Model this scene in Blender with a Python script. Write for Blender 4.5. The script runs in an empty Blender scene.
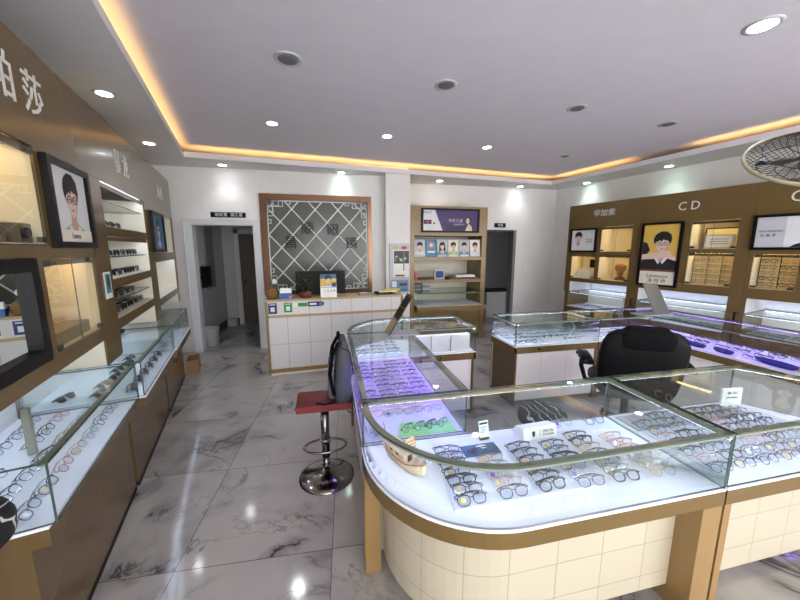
import bpy, math, random
from mathutils import Vector, Matrix
random.seed(7)
C = bpy.context.scene.collection
PI = math.pi
A14 = math.radians(14)
CO, SI = math.cos(A14), math.sin(A14)
def w2u(x, y):                       # skewed side-wall frame -> world
    return (x*CO - y*SI, x*SI + y*CO)
def lin(c):
    c /= 255.0
    return c/12.92 if c <= .04045 else ((c+.055)/1.055)**2.4
def rgb(r, g, b): return (lin(r), lin(g), lin(b), 1)

# ------------------------------------------------------------- materials
MATS = {}
def mat(name, col, rough=.5, metal=0, emit=None, es=0, coat=0, spec=.5, bump=None):
    m = bpy.data.materials.new(name); m.use_nodes = True
    nt = m.node_tree; p = nt.nodes['Principled BSDF']
    p.inputs['Base Color'].default_value = rgb(*col)
    p.inputs['Roughness'].default_value = rough
    p.inputs['Metallic'].default_value = metal
    p.inputs['Coat Weight'].default_value = coat
    p.inputs['Coat Roughness'].default_value = .06
    p.inputs['Specular IOR Level'].default_value = spec
    if emit:
        p.inputs['Emission Color'].default_value = rgb(*emit); p.inputs['Emission Strength'].default_value = es
    # slight procedural variation of tone
    if not emit:
        n = nt.nodes.new('ShaderNodeTexNoise'); n.inputs['Scale'].default_value = bump or 6
        tc = nt.nodes.new('ShaderNodeTexCoord'); nt.links.new(tc.outputs['Object'], n.inputs['Vector'])
        mx = nt.nodes.new('ShaderNodeMixRGB'); mx.blend_type = 'MULTIPLY'; mx.inputs[0].default_value = .10
        mx.inputs[1].default_value = rgb(*col); nt.links.new(n.outputs['Fac'], mx.inputs[2])
        nt.links.new(mx.outputs[0], p.inputs['Base Color'])
    MATS[name] = m
    return m
def glassmat(name, tint, base=.05, top=.85, rough=.0):
    m = bpy.data.materials.new(name); m.use_nodes = True; nt = m.node_tree; nt.nodes.clear()
    o = nt.nodes.new('ShaderNodeOutputMaterial'); mix = nt.nodes.new('ShaderNodeMixShader')
    t = nt.nodes.new('ShaderNodeBsdfTransparent'); t.inputs[0].default_value = rgb(*tint)
    g = nt.nodes.new('ShaderNodeBsdfGlossy'); g.inputs['Roughness'].default_value = rough
    lw = nt.nodes.new('ShaderNodeLayerWeight'); lw.inputs[0].default_value = .5
    pw = nt.nodes.new('ShaderNodeMath'); pw.operation = 'POWER'; pw.inputs[1].default_value = 4.5
    mr = nt.nodes.new('ShaderNodeMath'); mr.operation = 'MULTIPLY_ADD'; mr.inputs[1].default_value = top; mr.inputs[2].default_value = base
    mr.use_clamp = True
    L = nt.links.new
    L(lw.outputs['Facing'], pw.inputs[0]); L(pw.outputs[0], mr.inputs[0]); L(mr.outputs[0], mix.inputs[0])
    L(t.outputs[0], mix.inputs[1]); L(g.outputs[0], mix.inputs[2]); L(mix.outputs[0], o.inputs[0])
    MATS[name] = m
def tilemat(name, col, line, tw, th, rough=.3, mortar=.006, offx=0, offz=0, coat=.3):
    m = bpy.data.materials.new(name); m.use_nodes = True; nt = m.node_tree; p = nt.nodes['Principled BSDF']
    uv = nt.nodes.new('ShaderNodeUVMap'); mp = nt.nodes.new('ShaderNodeMapping')
    mp.inputs['Location'].default_value = (offx, offz, 0)
    b = nt.nodes.new('ShaderNodeTexBrick'); b.offset = 0; b.squash = 1
    b.inputs['Scale'].default_value = 1; b.inputs['Brick Width'].default_value = tw; b.inputs['Row Height'].default_value = th
    b.inputs['Mortar Size'].default_value = mortar; b.inputs['Mortar Smooth'].default_value = .3
    c2 = [max(0, v-5) for v in col]
    b.inputs['Color1'].default_value = rgb(*col); b.inputs['Color2'].default_value = rgb(*c2); b.inputs['Mortar'].default_value = rgb(*line)
    L = nt.links.new
    L(uv.outputs[0], mp.inputs[0]); L(mp.outputs[0], b.inputs['Vector']); L(b.outputs['Color'], p.inputs['Base Color'])
    p.inputs['Roughness'].default_value = rough; p.inputs['Coat Weight'].default_value = coat
    bp = nt.nodes.new('ShaderNodeBump'); bp.inputs['Strength'].default_value = .3; bp.inputs['Distance'].default_value = .002; bp.invert = True
    L(b.outputs['Fac'], bp.inputs['Height']); L(bp.outputs[0], p.inputs['Normal'])
    MATS[name] = m
mat('wall_paint', (232,228,226), .6); mat('ceiling_paint', (222,216,224), .7); mat('soffit_paint', (224,221,222), .6)
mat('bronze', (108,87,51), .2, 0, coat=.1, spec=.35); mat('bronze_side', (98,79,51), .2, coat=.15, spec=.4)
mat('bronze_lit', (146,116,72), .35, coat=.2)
mat('box_greige', (214,204,206), .6); mat('oak', (142,114,70), .4, coat=.2); mat('oak_pale', (186,162,120), .45)
mat('cream_board', (232,226,208), .45); mat('white_board', (236,234,238), .35, coat=.3); mat('niche_back', (250,236,206), .6)
mat('deck_white', (236,238,246), .35); mat('tray_white', (226,232,250), .3); mat('tray_purple', (205,190,240), .3); mat('tray_green', (168,255,150), .35)
mat('alu_profile', (150,154,138), .35, .15); mat('alu_dark', (70,72,66), .3, .6); mat('chrome', (138,134,130), .14, 1); mat('steel_brushed', (150,148,146), .3, 1)
mat('black_plastic', (12,12,14), .5, spec=.2); mat('black_frame', (12,11,12), .4, spec=.2); mat('black_fabric', (16,16,19), .9, spec=.1); mat('black_leather', (11,11,13), .6, spec=.2)
mat('dark_grey', (60,62,64), .5); mat('grey_mid', (120,122,124), .5); mat('grey_light', (178,180,184), .45, coat=.2)
mat('red_leather', (116,34,34), .45); mat('bag_fabric', (74,76,84), .8); mat('bag_light', (104,108,122), .8)
mat('copper_mirror', (126,92,72), .28, .8); mat('paper', (236,234,228), .7); mat('white_sign', (240,240,238), .5)
mat('lattice_white', (226,228,224), .5); mat('signage_metal', (222,218,210), .4)
mat('blue_card', (30,52,120), .5); mat('green_card', (46,150,70), .5); mat('blue_pack', (44,96,180), .45); mat('pink_pack', (214,120,140), .5)
mat('wood_ply', (226,198,164), .6, bump=40); mat('wood_ply_dark', (150,108,74), .6, bump=40); mat('wood_brown', (110,76,46), .5)
mat('cardboard', (150,116,78), .8); mat('wicker', (126,92,44), .8, bump=60); mat('leaf', (52,78,40), .6); mat('soil_pot', (110,58,44), .6)
mat('skin', (230,202,186), .6); mat('skin_shade', (200,164,144), .6); mat('hair', (32,26,28), .6); mat('lips', (176,90,88), .6)
mat('cloth_green', (178,190,128), .7); mat('cloth_white', (228,226,226), .7); mat('cloth_black', (34,34,40), .7); mat('cloth_blue', (110,138,176), .7)
mat('print_yellow', (222,186,84), .6); mat('print_brown', (104,68,56), .6); mat('print_white', (226,226,228), .6); mat('print_grey', (196,198,204), .6); mat('print_teal', (84,146,170), .6)
mat('print_purple', (66,40,96), .5); mat('print_deep', (44,30,70), .5); mat('print_blue', (60,110,150), .6); mat('print_cream', (238,232,214), .6); mat('ink', (16,14,17), .7, spec=.2); mat('print_pale_text', (216,200,226), .6)
mat('cert_paper', (232,224,176), .6); mat('cert_green', (150,176,120), .6); mat('cert_frame', (90,30,30), .4)
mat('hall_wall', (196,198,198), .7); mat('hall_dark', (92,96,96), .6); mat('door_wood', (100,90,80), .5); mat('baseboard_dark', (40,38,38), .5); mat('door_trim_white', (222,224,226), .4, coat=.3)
mat('gold_metal', (190,150,90), .3, .8); mat('silver_metal', (150,152,160), .3, .8); mat('frame_black', (22,22,28), .3, coat=.3); mat('frame_brown', (70,46,40), .35); mat('frame_grey', (74,78,92), .35, .3)
mat('frame_rose', (196,130,128), .35, .3); mat('frame_blue', (40,52,110), .35); mat('sticker_gold', (214,186,110), .4); mat('sticker_white', (240,240,244), .4); mat('sticker_violet', (130,90,190), .4)
mat('sun_lens', (24,22,26), .08, coat=.5); mat('fan_cage', (46,48,48), .4, .4); mat('fan_rim', (176,168,138), .4); mat('fan_blade', (62,64,64), .4)
mat('case_blue', (24,28,96), .5); mat('case_yellow', (232,190,60), .5); mat('brass', (170,140,80), .3, .8)
mat('amber_deco', (168,112,56), .35); mat('street_green', (110,140,90), .6); mat('flower_yellow', (220,200,70), .6); mat('flower_red', (200,60,70), .6)
mat('lamp_ring', (205,205,205), .4, .2); mat('lamp_grille', (110,112,116), .5)
mat('led_lit', (255,255,255), emit=(244,250,255), es=30); mat('led_green', (255,255,255), emit=(205,255,240), es=24)
mat('led_cool', (255,255,255), emit=(212,226,255), es=22); mat('led_purple', (255,255,255), emit=(156,116,255), es=46)
mat('led_warm', (255,255,255), emit=(255,206,120), es=20); mat('led_cove', (255,255,255), emit=(255,200,112), es=9)
glassmat('glass', (250,253,252), .025, .75); glassmat('lens_clear', (252,252,255), .02, .3); mat('glass_edge', (66,84,76), .15, coat=.5)
tilemat('counter_tile', (190,181,161), (160,149,128), .225, .17, offx=.05, offz=.0, mortar=.0028)
tilemat('counter_panel', (226,222,224), (178,172,170), .28, .36, mortar=.004, offx=.02, offz=-.05)
tilemat('island_panel', (232,226,224), (206,200,198), .3, .6, mortar=.003, offz=.0)
mat('mirror_glass', (225,230,228), .0, 1)

def floor_material():
    m = bpy.data.materials.new('marble_tiles'); m.use_nodes = True; nt = m.node_tree; p = nt.nodes['Principled BSDF']
    N = nt.nodes.new; L = nt.links.new
    tc = N('ShaderNodeTexCoord'); mp = N('ShaderNodeMapping'); mp.vector_type = 'POINT'
    th = math.radians(2.8)
    mp.inputs['Rotation'].default_value = (0, 0, th)
    L(tc.outputs['Object'], mp.inputs[0])
    ad = N('ShaderNodeVectorMath'); ad.operation = 'ADD'; ad.inputs[1].default_value = (.115+8, -.01+8, 0); L(mp.outputs[0], ad.inputs[0])
    b = N('ShaderNodeTexBrick'); b.offset = 0; b.inputs['Scale'].default_value = 1; b.inputs['Brick Width'].default_value = .8; b.inputs['Row Height'].default_value = .8
    b.inputs['Mortar Size'].default_value = .0022; b.inputs['Mortar Smooth'].default_value = .1; L(ad.outputs[0], b.inputs['Vector'])
    # a random offset for each tile so that veins break at the joints
    dv = N('ShaderNodeVectorMath'); dv.operation = 'DIVIDE'; dv.inputs[1].default_value = (.8, .8, 1); L(ad.outputs[0], dv.inputs[0])
    fl = N('ShaderNodeVectorMath'); fl.operation = 'FLOOR'; L(dv.outputs[0], fl.inputs[0])
    wn = N('ShaderNodeTexWhiteNoise'); wn.noise_dimensions = '3D'; L(fl.outputs[0], wn.inputs['Vector'])
    sc = N('ShaderNodeVectorMath'); sc.operation = 'SCALE'; sc.inputs['Scale'].default_value = 7; L(wn.outputs['Color'], sc.inputs[0])
    pos = N('ShaderNodeVectorMath'); pos.operation = 'ADD'; L(ad.outputs[0], pos.inputs[0]); L(sc.outputs[0], pos.inputs[1])
    def noise(scale, det=6, dist=0, rough=.55):
        n = N('ShaderNodeTexNoise'); n.inputs['Scale'].default_value = scale; n.inputs['Detail'].default_value = det
        n.inputs['Distortion'].default_value = dist; n.inputs['Roughness'].default_value = rough; L(pos.outputs[0], n.inputs['Vector']); return n
    def ridge(n, w):
        s = N('ShaderNodeMath'); s.operation = 'SUBTRACT'; s.inputs[1].default_value = .5; L(n.outputs['Fac'], s.inputs[0])
        a = N('ShaderNodeMath'); a.operation = 'ABSOLUTE'; L(s.outputs[0], a.inputs[0])
        r = N('ShaderNodeMapRange'); r.inputs['From Min'].default_value = 0; r.inputs['From Max'].default_value = w
        r.inputs['To Min'].default_value = 1; r.inputs['To Max'].default_value = 0; r.interpolation_type = 'SMOOTHSTEP'; L(a.outputs[0], r.inputs['Value']); return r
    def mapr(n, a, c):
        r = N('ShaderNodeMapRange'); r.inputs['From Min'].default_value = a; r.inputs['From Max'].default_value = c; L(n.outputs['Fac'], r.inputs['Value']); return r
    def mul(a, c):
        k = N('ShaderNodeMath'); k.operation = 'MULTIPLY'; L(a.outputs[0], k.inputs[0])
        if isinstance(c, (int, float)): k.inputs[1].default_value = c
        else: L(c.outputs[0], k.inputs[1])
        return k
    v1 = mul(ridge(noise(1.1, 6, 1.0), .016), mapr(noise(1.7, 2), .48, .62))
    v2 = mul(ridge(noise(2.0, 7, .5), .012), mapr(noise(1.3, 2), .5, .66))
    cl = mul(mapr(noise(1.0, 5, .8), .46, .66), mapr(noise(2.6, 5, .3), .3, .62))
    cw = ridge(noise(1.1, 6, 1.0), .09); cl2 = mul(cw, mapr(noise(1.7, 2), .46, .64))
    def mixc(f, c1, c2, s):
        x = N('ShaderNodeMixRGB'); L(mul(f, s).outputs[0], x.inputs[0])
        if isinstance(c1, tuple): x.inputs[1].default_value = c1
        else: L(c1.outputs[0], x.inputs[1])
        x.inputs[2].default_value = c2; return x
    c = mixc(cl, rgb(164,158,154), rgb(112,108,110), .85)
    c = mixc(cl2, c, rgb(96,93,96), .7)
    c = mixc(v1, c, rgb(48,44,46), .9)
    c = mixc(v2, c, rgb(62,57,59), .7)
    mo = N('ShaderNodeMixRGB'); L(b.outputs['Fac'], mo.inputs[0]); L(c.outputs[0], mo.inputs[1]); mo.inputs[2].default_value = rgb(92,86,84)
    L(mo.outputs[0], p.inputs['Base Color']); p.inputs['Roughness'].default_value = .1; p.inputs['Specular IOR Level'].default_value = .45
    MATS['marble'] = m
floor_material()
def swirl_material():
    m = bpy.data.materials.new('swirl_cloth'); m.use_nodes = True; nt = m.node_tree; p = nt.nodes['Principled BSDF']
    tc = nt.nodes.new('ShaderNodeTexCoord'); w = nt.nodes.new('ShaderNodeTexWave'); w.inputs['Scale'].default_value = 6; w.inputs['Distortion'].default_value = 9; w.inputs['Detail Scale'].default_value = 1.2
    r = nt.nodes.new('ShaderNodeValToRGB'); r.color_ramp.elements[0].position = .93; r.color_ramp.elements[0].color = rgb(18,18,22); r.color_ramp.elements[1].position = .97; r.color_ramp.elements[1].color = rgb(205,205,205)
    nt.links.new(tc.outputs['Object'], w.inputs['Vector']); nt.links.new(w.outputs['Fac'], r.inputs[0]); nt.links.new(r.outputs[0], p.inputs['Base Color']); p.inputs['Roughness'].default_value = .8
    MATS['swirl'] = m
swirl_material()

# ------------------------------------------------------------- mesh building
BASE = {}
class MB:
    def __init__(s, M=None): s.v = []; s.f = []; s.m = []; s.sm = []; s.uv = []; s.M = M
    def P(s, p):
        p = Vector(p)
        if s.M is not None: p = s.M @ p
        s.v.append(tuple(p)); return len(s.v)-1
    def F(s, idx, m, smooth=False, uv=None): s.f.append(tuple(idx)); s.m.append(m); s.sm.append(smooth); s.uv.append(uv)
    def poly(s, pts, m): s.F([s.P(p) for p in pts], m)
    def box(s, x0, x1, y0, y1, z0, z1, m, bev=0):
        if x0 > x1: x0, x1 = x1, x0
        if y0 > y1: y0, y1 = y1, y0
        if z0 > z1: z0, z1 = z1, z0
        ids = [s.P((x, y, z)) for z in (z0, z1) for x, y in ((x0,y0),(x1,y0),(x1,y1),(x0,y1))]
        quads = [(0,3,2,1),(4,5,6,7),(0,1,5,4),(1,2,6,5),(2,3,7,6),(3,0,4,7)]
        dims = (x1-x0, y1-y0, z1-z0)
        for k, q in enumerate(quads):
            mm = m
            if m == 'glass':
                ax = (2,2,1,0,1,0)[k]
                if dims[ax] != min(dims): mm = 'glass_edge'
            xs = []
            for i in q:
                c = ((x0,y0),(x1,y0),(x1,y1),(x0,y1))[i % 4]; z = z0 if i < 4 else z1
                if k < 2: xs.append((c[0], c[1]))
                elif k in (2, 4): xs.append((c[0], z))
                else: xs.append((c[1], z))
            s.F([ids[i] for i in q], mm, False, xs)
        return s
    def prism(s, poly, z0, z1, m, side=None):
        n = len(poly)
        a = [s.P((x, y, z0)) for x, y in poly]; b = [s.P((x, y, z1)) for x, y in poly]
        s.F(a[::-1], m); s.F(b, m)
        sd = side or ('glass_edge' if m == 'glass' else m)
        L = 0
        for i in range(n):
            j = (i+1) % n; d = math.dist(poly[i], poly[j])
            s.F((a[i], a[j], b[j], b[i]), sd, False, [(L, z0), (L+d, z0), (L+d, z1), (L, z1)]); L += d
        return s
    def strip(s, pts, t, z0, z1, m, edge=None, off=0, smooth=False):
        # upright ribbon along pts, thickness t towards the left of travel, moved left by off
        n = len(pts); nor = []
        for i in range(n):
            d = Vector((0, 0))
            if i > 0: e = Vector(pts[i])-Vector(pts[i-1]); d += e.normalized()
            if i < n-1: e = Vector(pts[i+1])-Vector(pts[i]); d += e.normalized()
            d.normalize(); nn = Vector((-d.y, d.x))
            k = 1
            if 0 < i < n-1:
                e = (Vector(pts[i+1])-Vector(pts[i])).normalized(); k = 1/max(.3, nn.dot(Vector((-e.y, e.x))))
            nor.append(nn*k)
        o = [Vector(p)+nn*off for p, nn in zip(pts, nor)]; q = [Vector(p)+nn*(off+t) for p, nn in zip(pts, nor)]
        ids = [[s.P((p.x, p.y, z)) for p in L] for L, z in ((o, z0), (o, z1), (q, z0), (q, z1))]
        e = edge or ('glass_edge' if m == 'glass' else m)
        L = 0
        for i in range(n-1):
            d = math.dist(pts[i], pts[i+1]); u = [(L, z0), (L+d, z0), (L+d, z1), (L, z1)]
            s.F((ids[0][i], ids[0][i+1], ids[1][i+1], ids[1][i]), m, smooth, u)
            s.F((ids[2][i], ids[3][i], ids[3][i+1], ids[2][i+1]), m, smooth, [u[0], u[3], u[2], u[1]])
            s.F((ids[1][i], ids[1][i+1], ids[3][i+1], ids[3][i]), e); s.F((ids[0][i], ids[2][i], ids[2][i+1], ids[0][i+1]), e); L += d
        for i in (0, n-1):
            s.F((ids[0][i], ids[1][i], ids[3][i], ids[2][i]), e)
        return s
    def tube(s, pts, r, m, n=6, closed=False, rs=None):
        pts = [Vector(p) for p in pts]; k = len(pts); rings = []
        up = Vector((0, 0, 1)); prev = None
        for i in range(k):
            if closed: d = pts[(i+1) % k]-pts[i-1]
            else: d = pts[min(i+1, k-1)]-pts[max(i-1, 0)]
            d.normalize()
            if prev is None:
                a = d.cross(up)
                if a.length < .1: a = d.cross(Vector((1, 0, 0)))
            else: a = prev - d*prev.dot(d)
            a.normalize(); prev = a; b = d.cross(a)
            rr = rs[i] if rs else r
            rings.append([s.P(pts[i]+a*math.cos(2*PI*j/n)*rr+b*math.sin(2*PI*j/n)*rr) for j in range(n)])
        for i in range(k if closed else k-1):
            A, B = rings[i], rings[(i+1) % k]
            for j in range(n): s.F((A[j], A[(j+1) % n], B[(j+1) % n], B[j]), m, n > 4)
        if not closed: s.F(rings[0][::-1], m); s.F(rings[-1], m)
        return s
    def lathe(s, prof, cx, cy, m, n=24, sx=1, sy=1):
        rings = []
        for r, z in prof: rings.append([s.P((cx+max(r, 1e-4)*sx*math.cos(2*PI*j/n), cy+max(r, 1e-4)*sy*math.sin(2*PI*j/n), z)) for j in range(n)])
        for A, B in zip(rings, rings[1:]):
            for j in range(n): s.F((A[j], A[(j+1) % n], B[(j+1) % n], B[j]), m, True)
        s.F(rings[0][::-1], m); s.F(rings[-1], m)
        return s
    def loft(s, secs, m, smooth=True, cap=True):
        ids = [[s.P(p) for p in sec] for sec in secs]; n = len(ids[0])
        for A, B in zip(ids, ids[1:]):
            for j in range(n): s.F((A[j], A[(j+1) % n], B[(j+1) % n], B[j]), m, smooth)
        if cap: s.F(ids[0][::-1], m); s.F(ids[-1], m)
        return s
    def build(s, name, parent=None, off=None, kind=None, label=None):
        me = bpy.data.meshes.new(name)
        if off is None: off = BASE.get(parent.name, (0, 0, 0)) if parent else (0, 0, 0)
        me.from_pydata([(x-off[0], y-off[1], z-off[2]) for x, y, z in s.v], [], s.f)
        used = []
        for k in s.m:
            if k not in used: used.append(k)
        for k in used: me.materials.append(MATS[k])
        me.polygons.foreach_set('material_index', [used.index(k) for k in s.m])
        me.polygons.foreach_set('use_smooth', s.sm)
        if any(u for u in s.uv):
            ul = me.uv_layers.new(name='UVMap')
            for p, u in zip(me.polygons, s.uv):
                if u:
                    for li, c in zip(p.loop_indices, u): ul.data[li].uv = c
        me.update()
        o = bpy.data.objects.new(name, me); C.objects.link(o)
        if parent: o.parent = parent; BASE[o.name] = off
        if kind: o['kind'] = kind
        if label: o['label'] = label
        return o
    def solo(s, name, label, cat, base=(0,0,0), fr='U', group=None, kind=None):
        o = s.build(name, None, base); place(o, base, fr); BASE[o.name] = base
        o['label'] = label; o['category'] = cat
        if group: o['group'] = group
        if kind: o['kind'] = kind
        return o
def place(o, base, fr):
    if fr == 'W': x, y = w2u(base[0], base[1]); o.location = (x, y, base[2]); o.rotation_euler = (0, 0, A14)
    else: o.location = base
def thing(name, label, cat, base=(0,0,0), fr='U', group=None):
    o = bpy.data.objects.new(name, None); C.objects.link(o); o.empty_display_size = .05
    place(o, base, fr); BASE[o.name] = tuple(base)
    o['label'] = label; o['category'] = cat
    if group: o['group'] = group
    return o
def local_thing(name, label, cat, loc, rz=0, group=None):     # parts are modelled around their own origin
    o = thing(name, label, cat, loc, 'U', group); BASE[o.name] = (0, 0, 0); o.rotation_euler = (0, 0, rz); return o
def copy_tree(o, parent=None):
    c = o.copy(); C.objects.link(c)
    if parent: c.parent = parent
    for ch in list(o.children): copy_tree(ch, c)
    return c
def struct(name, mb, fr='U'):
    o = mb.build(name, None, (0, 0, 0)); place(o, (0, 0, 0), fr); o['kind'] = 'structure'; return o

_tc = {}
def text_geo(body):
    if body in _tc: return _tc[body]
    cu = bpy.data.curves.new('t', 'FONT'); cu.body = body; cu.align_x = 'CENTER'; cu.align_y = 'CENTER'; cu.extrude = .01; cu.resolution_u = 3
    o = bpy.data.objects.new('t', cu); C.objects.link(o); bpy.context.view_layer.update()
    me = bpy.data.meshes.new_from_object(o.evaluated_get(bpy.context.evaluated_depsgraph_get()))
    vs = [tuple(v.co) for v in me.vertices]; fs = [tuple(p.vertices) for p in me.polygons]
    bpy.data.objects.remove(o); bpy.data.curves.remove(cu); bpy.data.meshes.remove(me)
    _tc[body] = (vs, fs); return _tc[body]
class Plane:                          # a flat picture plane: o + right*p + up*q + normal*d
    def __init__(s, o, right, up=(0,0,1)):
        s.o = Vector(o); s.r = Vector(right).normalized(); s.u = Vector(up).normalized(); s.n = s.r.cross(s.u)
    def __call__(s, p, q, d=0): return s.o+s.r*p+s.u*q+s.n*d
def text(mb, pl, body, p, q, size, m, d=.002, depth=.002, sx=1):
    vs, fs = text_geo(body); k = len(mb.v)
    for x, y, z in vs: mb.P(pl(p+x*size*sx, q+y*size, d+(z/.01)*depth*.5+depth*.5))
    for f in fs: mb.F([k+i for i in f], m)
def slab(mb, pl, p0, p1, q0, q1, d0, d1, m):
    ids = [mb.P(pl(p, q, d)) for d in (d0, d1) for p, q in ((p0,q0),(p1,q0),(p1,q1),(p0,q1))]
    for q in ((0,3,2,1),(4,5,6,7),(0,1,5,4),(1,2,6,5),(2,3,7,6),(3,0,4,7)): mb.F([ids[i] for i in q], m)
def blob(mb, pl, cx, cy, rx, ry, m, d, n=18, rot=0, fn=None):
    pts = []
    for i in range(n):
        a = 2*PI*i/n; x, y = rx*math.cos(a), ry*math.sin(a)
        if fn: x, y = fn(x, y)
        pts.append(pl(cx+x*math.cos(rot)-y*math.sin(rot), cy+x*math.sin(rot)+y*math.cos(rot), d))
    mb.poly(pts, m)
def shape(mb, pl, pts, m, d): mb.poly([pl(x, y, d) for x, y in pts], m)
def portrait(mb, pl, cx, cy, s, cloth='cloth_white', glasses=True, d=.001, longhair=False, lim=(-9, 9, -9)):
    # head and shoulders of a young model, s = head height
    e = .0003
    X = lambda x: min(max(cx+x*s, lim[0]), lim[1])
    Y = lambda y: max(cy+y*s, lim[2])
    if longhair: shape(mb, pl, [(X(-.46), Y(.2)), (X(-.52), Y(-.5)), (X(-.5), Y(-1.15)), (X(-.1), Y(-1.0)), (X(.1), Y(-1.0)), (X(.5), Y(-1.15)), (X(.52), Y(-.5)), (X(.46), Y(.2))], 'hair', d)
    shape(mb, pl, [(X(-1.05), Y(-1.45)), (X(-.98), Y(-1.1)), (X(-.75), Y(-.88)), (X(-.22), Y(-.68)), (X(.22), Y(-.68)), (X(.75), Y(-.88)), (X(.98), Y(-1.1)), (X(1.05), Y(-1.45))], cloth, d+e)
    shape(mb, pl, [(X(-.15), Y(-.3)), (X(.15), Y(-.3)), (X(.17), Y(-.62)), (X(.24), Y(-.72)), (X(.0), Y(-1.02)), (X(-.24), Y(-.72)), (X(-.17), Y(-.62))], 'skin_shade', d+2*e)
    shape(mb, pl, [(X(-.24), Y(-.70)), (X(-.02), Y(-1.03)), (X(-.10), Y(-1.16)), (X(-.36), Y(-.78))], 'print_white', d+3*e); shape(mb, pl, [(X(.24), Y(-.70)), (X(.36), Y(-.78)), (X(.10), Y(-1.16)), (X(.02), Y(-1.03))], 'print_white', d+3*e)
    blob(mb, pl, X(0), Y(.17), .43*s, .45*s, 'hair', d+3*e, 22)
    face = [(-.29,.25),(-.31,.0),(-.29,-.18),(-.22,-.36),(-.10,-.49),(0,-.52),(.10,-.49),(.22,-.36),(.29,-.18),(.31,.0),(.29,.25),(0,.34)]
    for sx in (-1, 1): blob(mb, pl, X(sx*.315), Y(-.06), .045*s, .09*s, 'skin_shade', d+3.6*e, 10)
    shape(mb, pl, [(X(x), Y(y)) for x, y in face], 'skin', d+4*e)
    shape(mb, pl, [(X(.08), Y(-.495)), (X(.10), Y(-.49)), (X(.22), Y(-.36)), (X(.29), Y(-.18)), (X(.31), Y(.0)), (X(.25), Y(-.12)), (X(.18), Y(-.32))], 'skin_shade', d+4.5*e)
    fr = [(-.38,-.02),(-.44,.18),(-.36,.45),(-.12,.62),(.16,.62),(.38,.46),(.44,.18),(.38,-.02),(.31,.06),(.27,.20),(.14,.12),(.05,.20),(-.06,.07),(-.14,.16),(-.23,.05),(-.29,.14),(-.32,.02)]
    n0 = [(X(x), Y(y)) for x, y in fr]
    c = (X(0), Y(.36))
    for i in range(len(n0)): shape(mb, pl, [c, n0[i-1], n0[i]], 'hair', d+5*e)
    for sx in (-1, 1):
        blob(mb, pl, X(sx*.145), Y(-.055), .052*s, .020*s, 'ink', d+6*e, 10)
        shape(mb, pl, [(X(sx*.07), Y(.02)), (X(sx*.22), Y(.035)), (X(sx*.22), Y(.05)), (X(sx*.07), Y(.045))], 'hair', d+5.5*e)
    shape(mb, pl, [(X(.0), Y(-.05)), (X(.03), Y(-.21)), (X(-.045), Y(-.215))], 'skin_shade', d+6*e)
    blob(mb, pl, X(0), Y(-.325), .075*s, .026*s, 'lips', d+6*e, 10)
    if glasses:
        for sx in (-1, 1):
            k = [pl(X(sx*.15+.115*math.cos(a*PI/6)), Y(-.06+.09*math.sin(a*PI/6)), d+7*e) for a in range(12)]
            mb.tube(k, .009*s, 'ink', 4, closed=True)
        mb.tube([pl(X(-.04), Y(-.04), d+7*e), pl(X(.04), Y(-.04), d+7*e)], .008*s, 'ink', 4)
def framed(name, label, pl, w, h, fw, art, group=None, depth=.03, base=None, fr='U', cat='poster', fm='black_frame'):
    t = thing(name, label, cat, tuple(base), fr, group)
    f = MB()
    slab(f, pl, 0, w, 0, fw, 0, depth, fm); slab(f, pl, 0, w, h-fw, h, 0, depth, fm); slab(f, pl, 0, fw, fw, h-fw, 0, depth, fm); slab(f, pl, w-fw, w, fw, h-fw, 0, depth, fm)
    f.build('frame', t)
    a = MB(); slab(a, pl, fw, w-fw, fw, h-fw, .002, depth*.4, 'print_white'); art(a, Plane(pl(0, 0, depth*.4), pl.r, pl.u)); a.build('print', t)
    return t

# ------------------------------------------------------------- room shell
XL, XR, YB = -1.3, 6.0, 6.15
def Wp(x, y): return w2u(x, y)
def Wx(x, v): return (x/CO - (v - x/CO*SI*1.0)*0, v) if False else ((x - v*SI)/CO, v)   # point of side wall x at world depth v
VF = -2.2
bl = Wx(XL, 5.63); fl = Wx(XL, VF); br = Wx(XR, YB); frr = Wx(XR, VF)
fb = MB(); fb.prism([(fl[0]-1, VF-.4), (frr[0]+.6, VF-.4), (br[0]+1.2, 9.2), (-4.6, 9.2)], -.1, 0, 'marble'); struct('floor', fb)
struct('ceiling', MB().prism([(fl[0]-.3, VF-.2), (frr[0]+.3, VF-.2), (br[0]+.3, YB+.1), (.95, YB+.1), (.95, 5.75), (bl[0]-.3, 5.75)], 3.0, 3.1, 'ceiling_paint'))
def wallseg(mb, a, b, t, z0, z1, m='wall_paint'): mb.strip([a, b], t, z0, z1, m)
mb = MB(); wallseg(mb, bl, fl, -.12, 0, 3.0); struct('wall_left', mb)
mb = MB(); wallseg(mb, frr, br, -.12, 0, 3.0); struct('wall_right', mb)
# back wall with doorway one, the pillar and the recessed right part with doorway two
mb = MB(); d0, d1 = -2.054, -1.145
mb.box(bl[0]-.1, d0, 5.63, 5.75, 0, 3.0, 'wall_paint'); mb.box(d0, d1, 5.63, 5.75, 2.018, 3.0, 'wall_paint'); mb.box(d1, 1.0, 5.63, 5.75, 0, 3.0, 'wall_paint')
mb.box(.935, 1.345, 5.42, 5.629, 0, 2.849, 'wall_paint'); mb.box(1.0, 1.345, 5.6295, 6.27, 0, 3.0, 'wall_paint')
mb.box(1.345, 2.98, 6.15, 6.27, 0, 3.0, 'wall_paint'); mb.box(2.98, 3.72, 6.15, 6.27, 1.985, 3.0, 'wall_paint'); mb.box(3.72, br[0]+.2, 6.15, 6.27, 0, 3.0, 'wall_paint')
struct('wall_back', mb)
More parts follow.
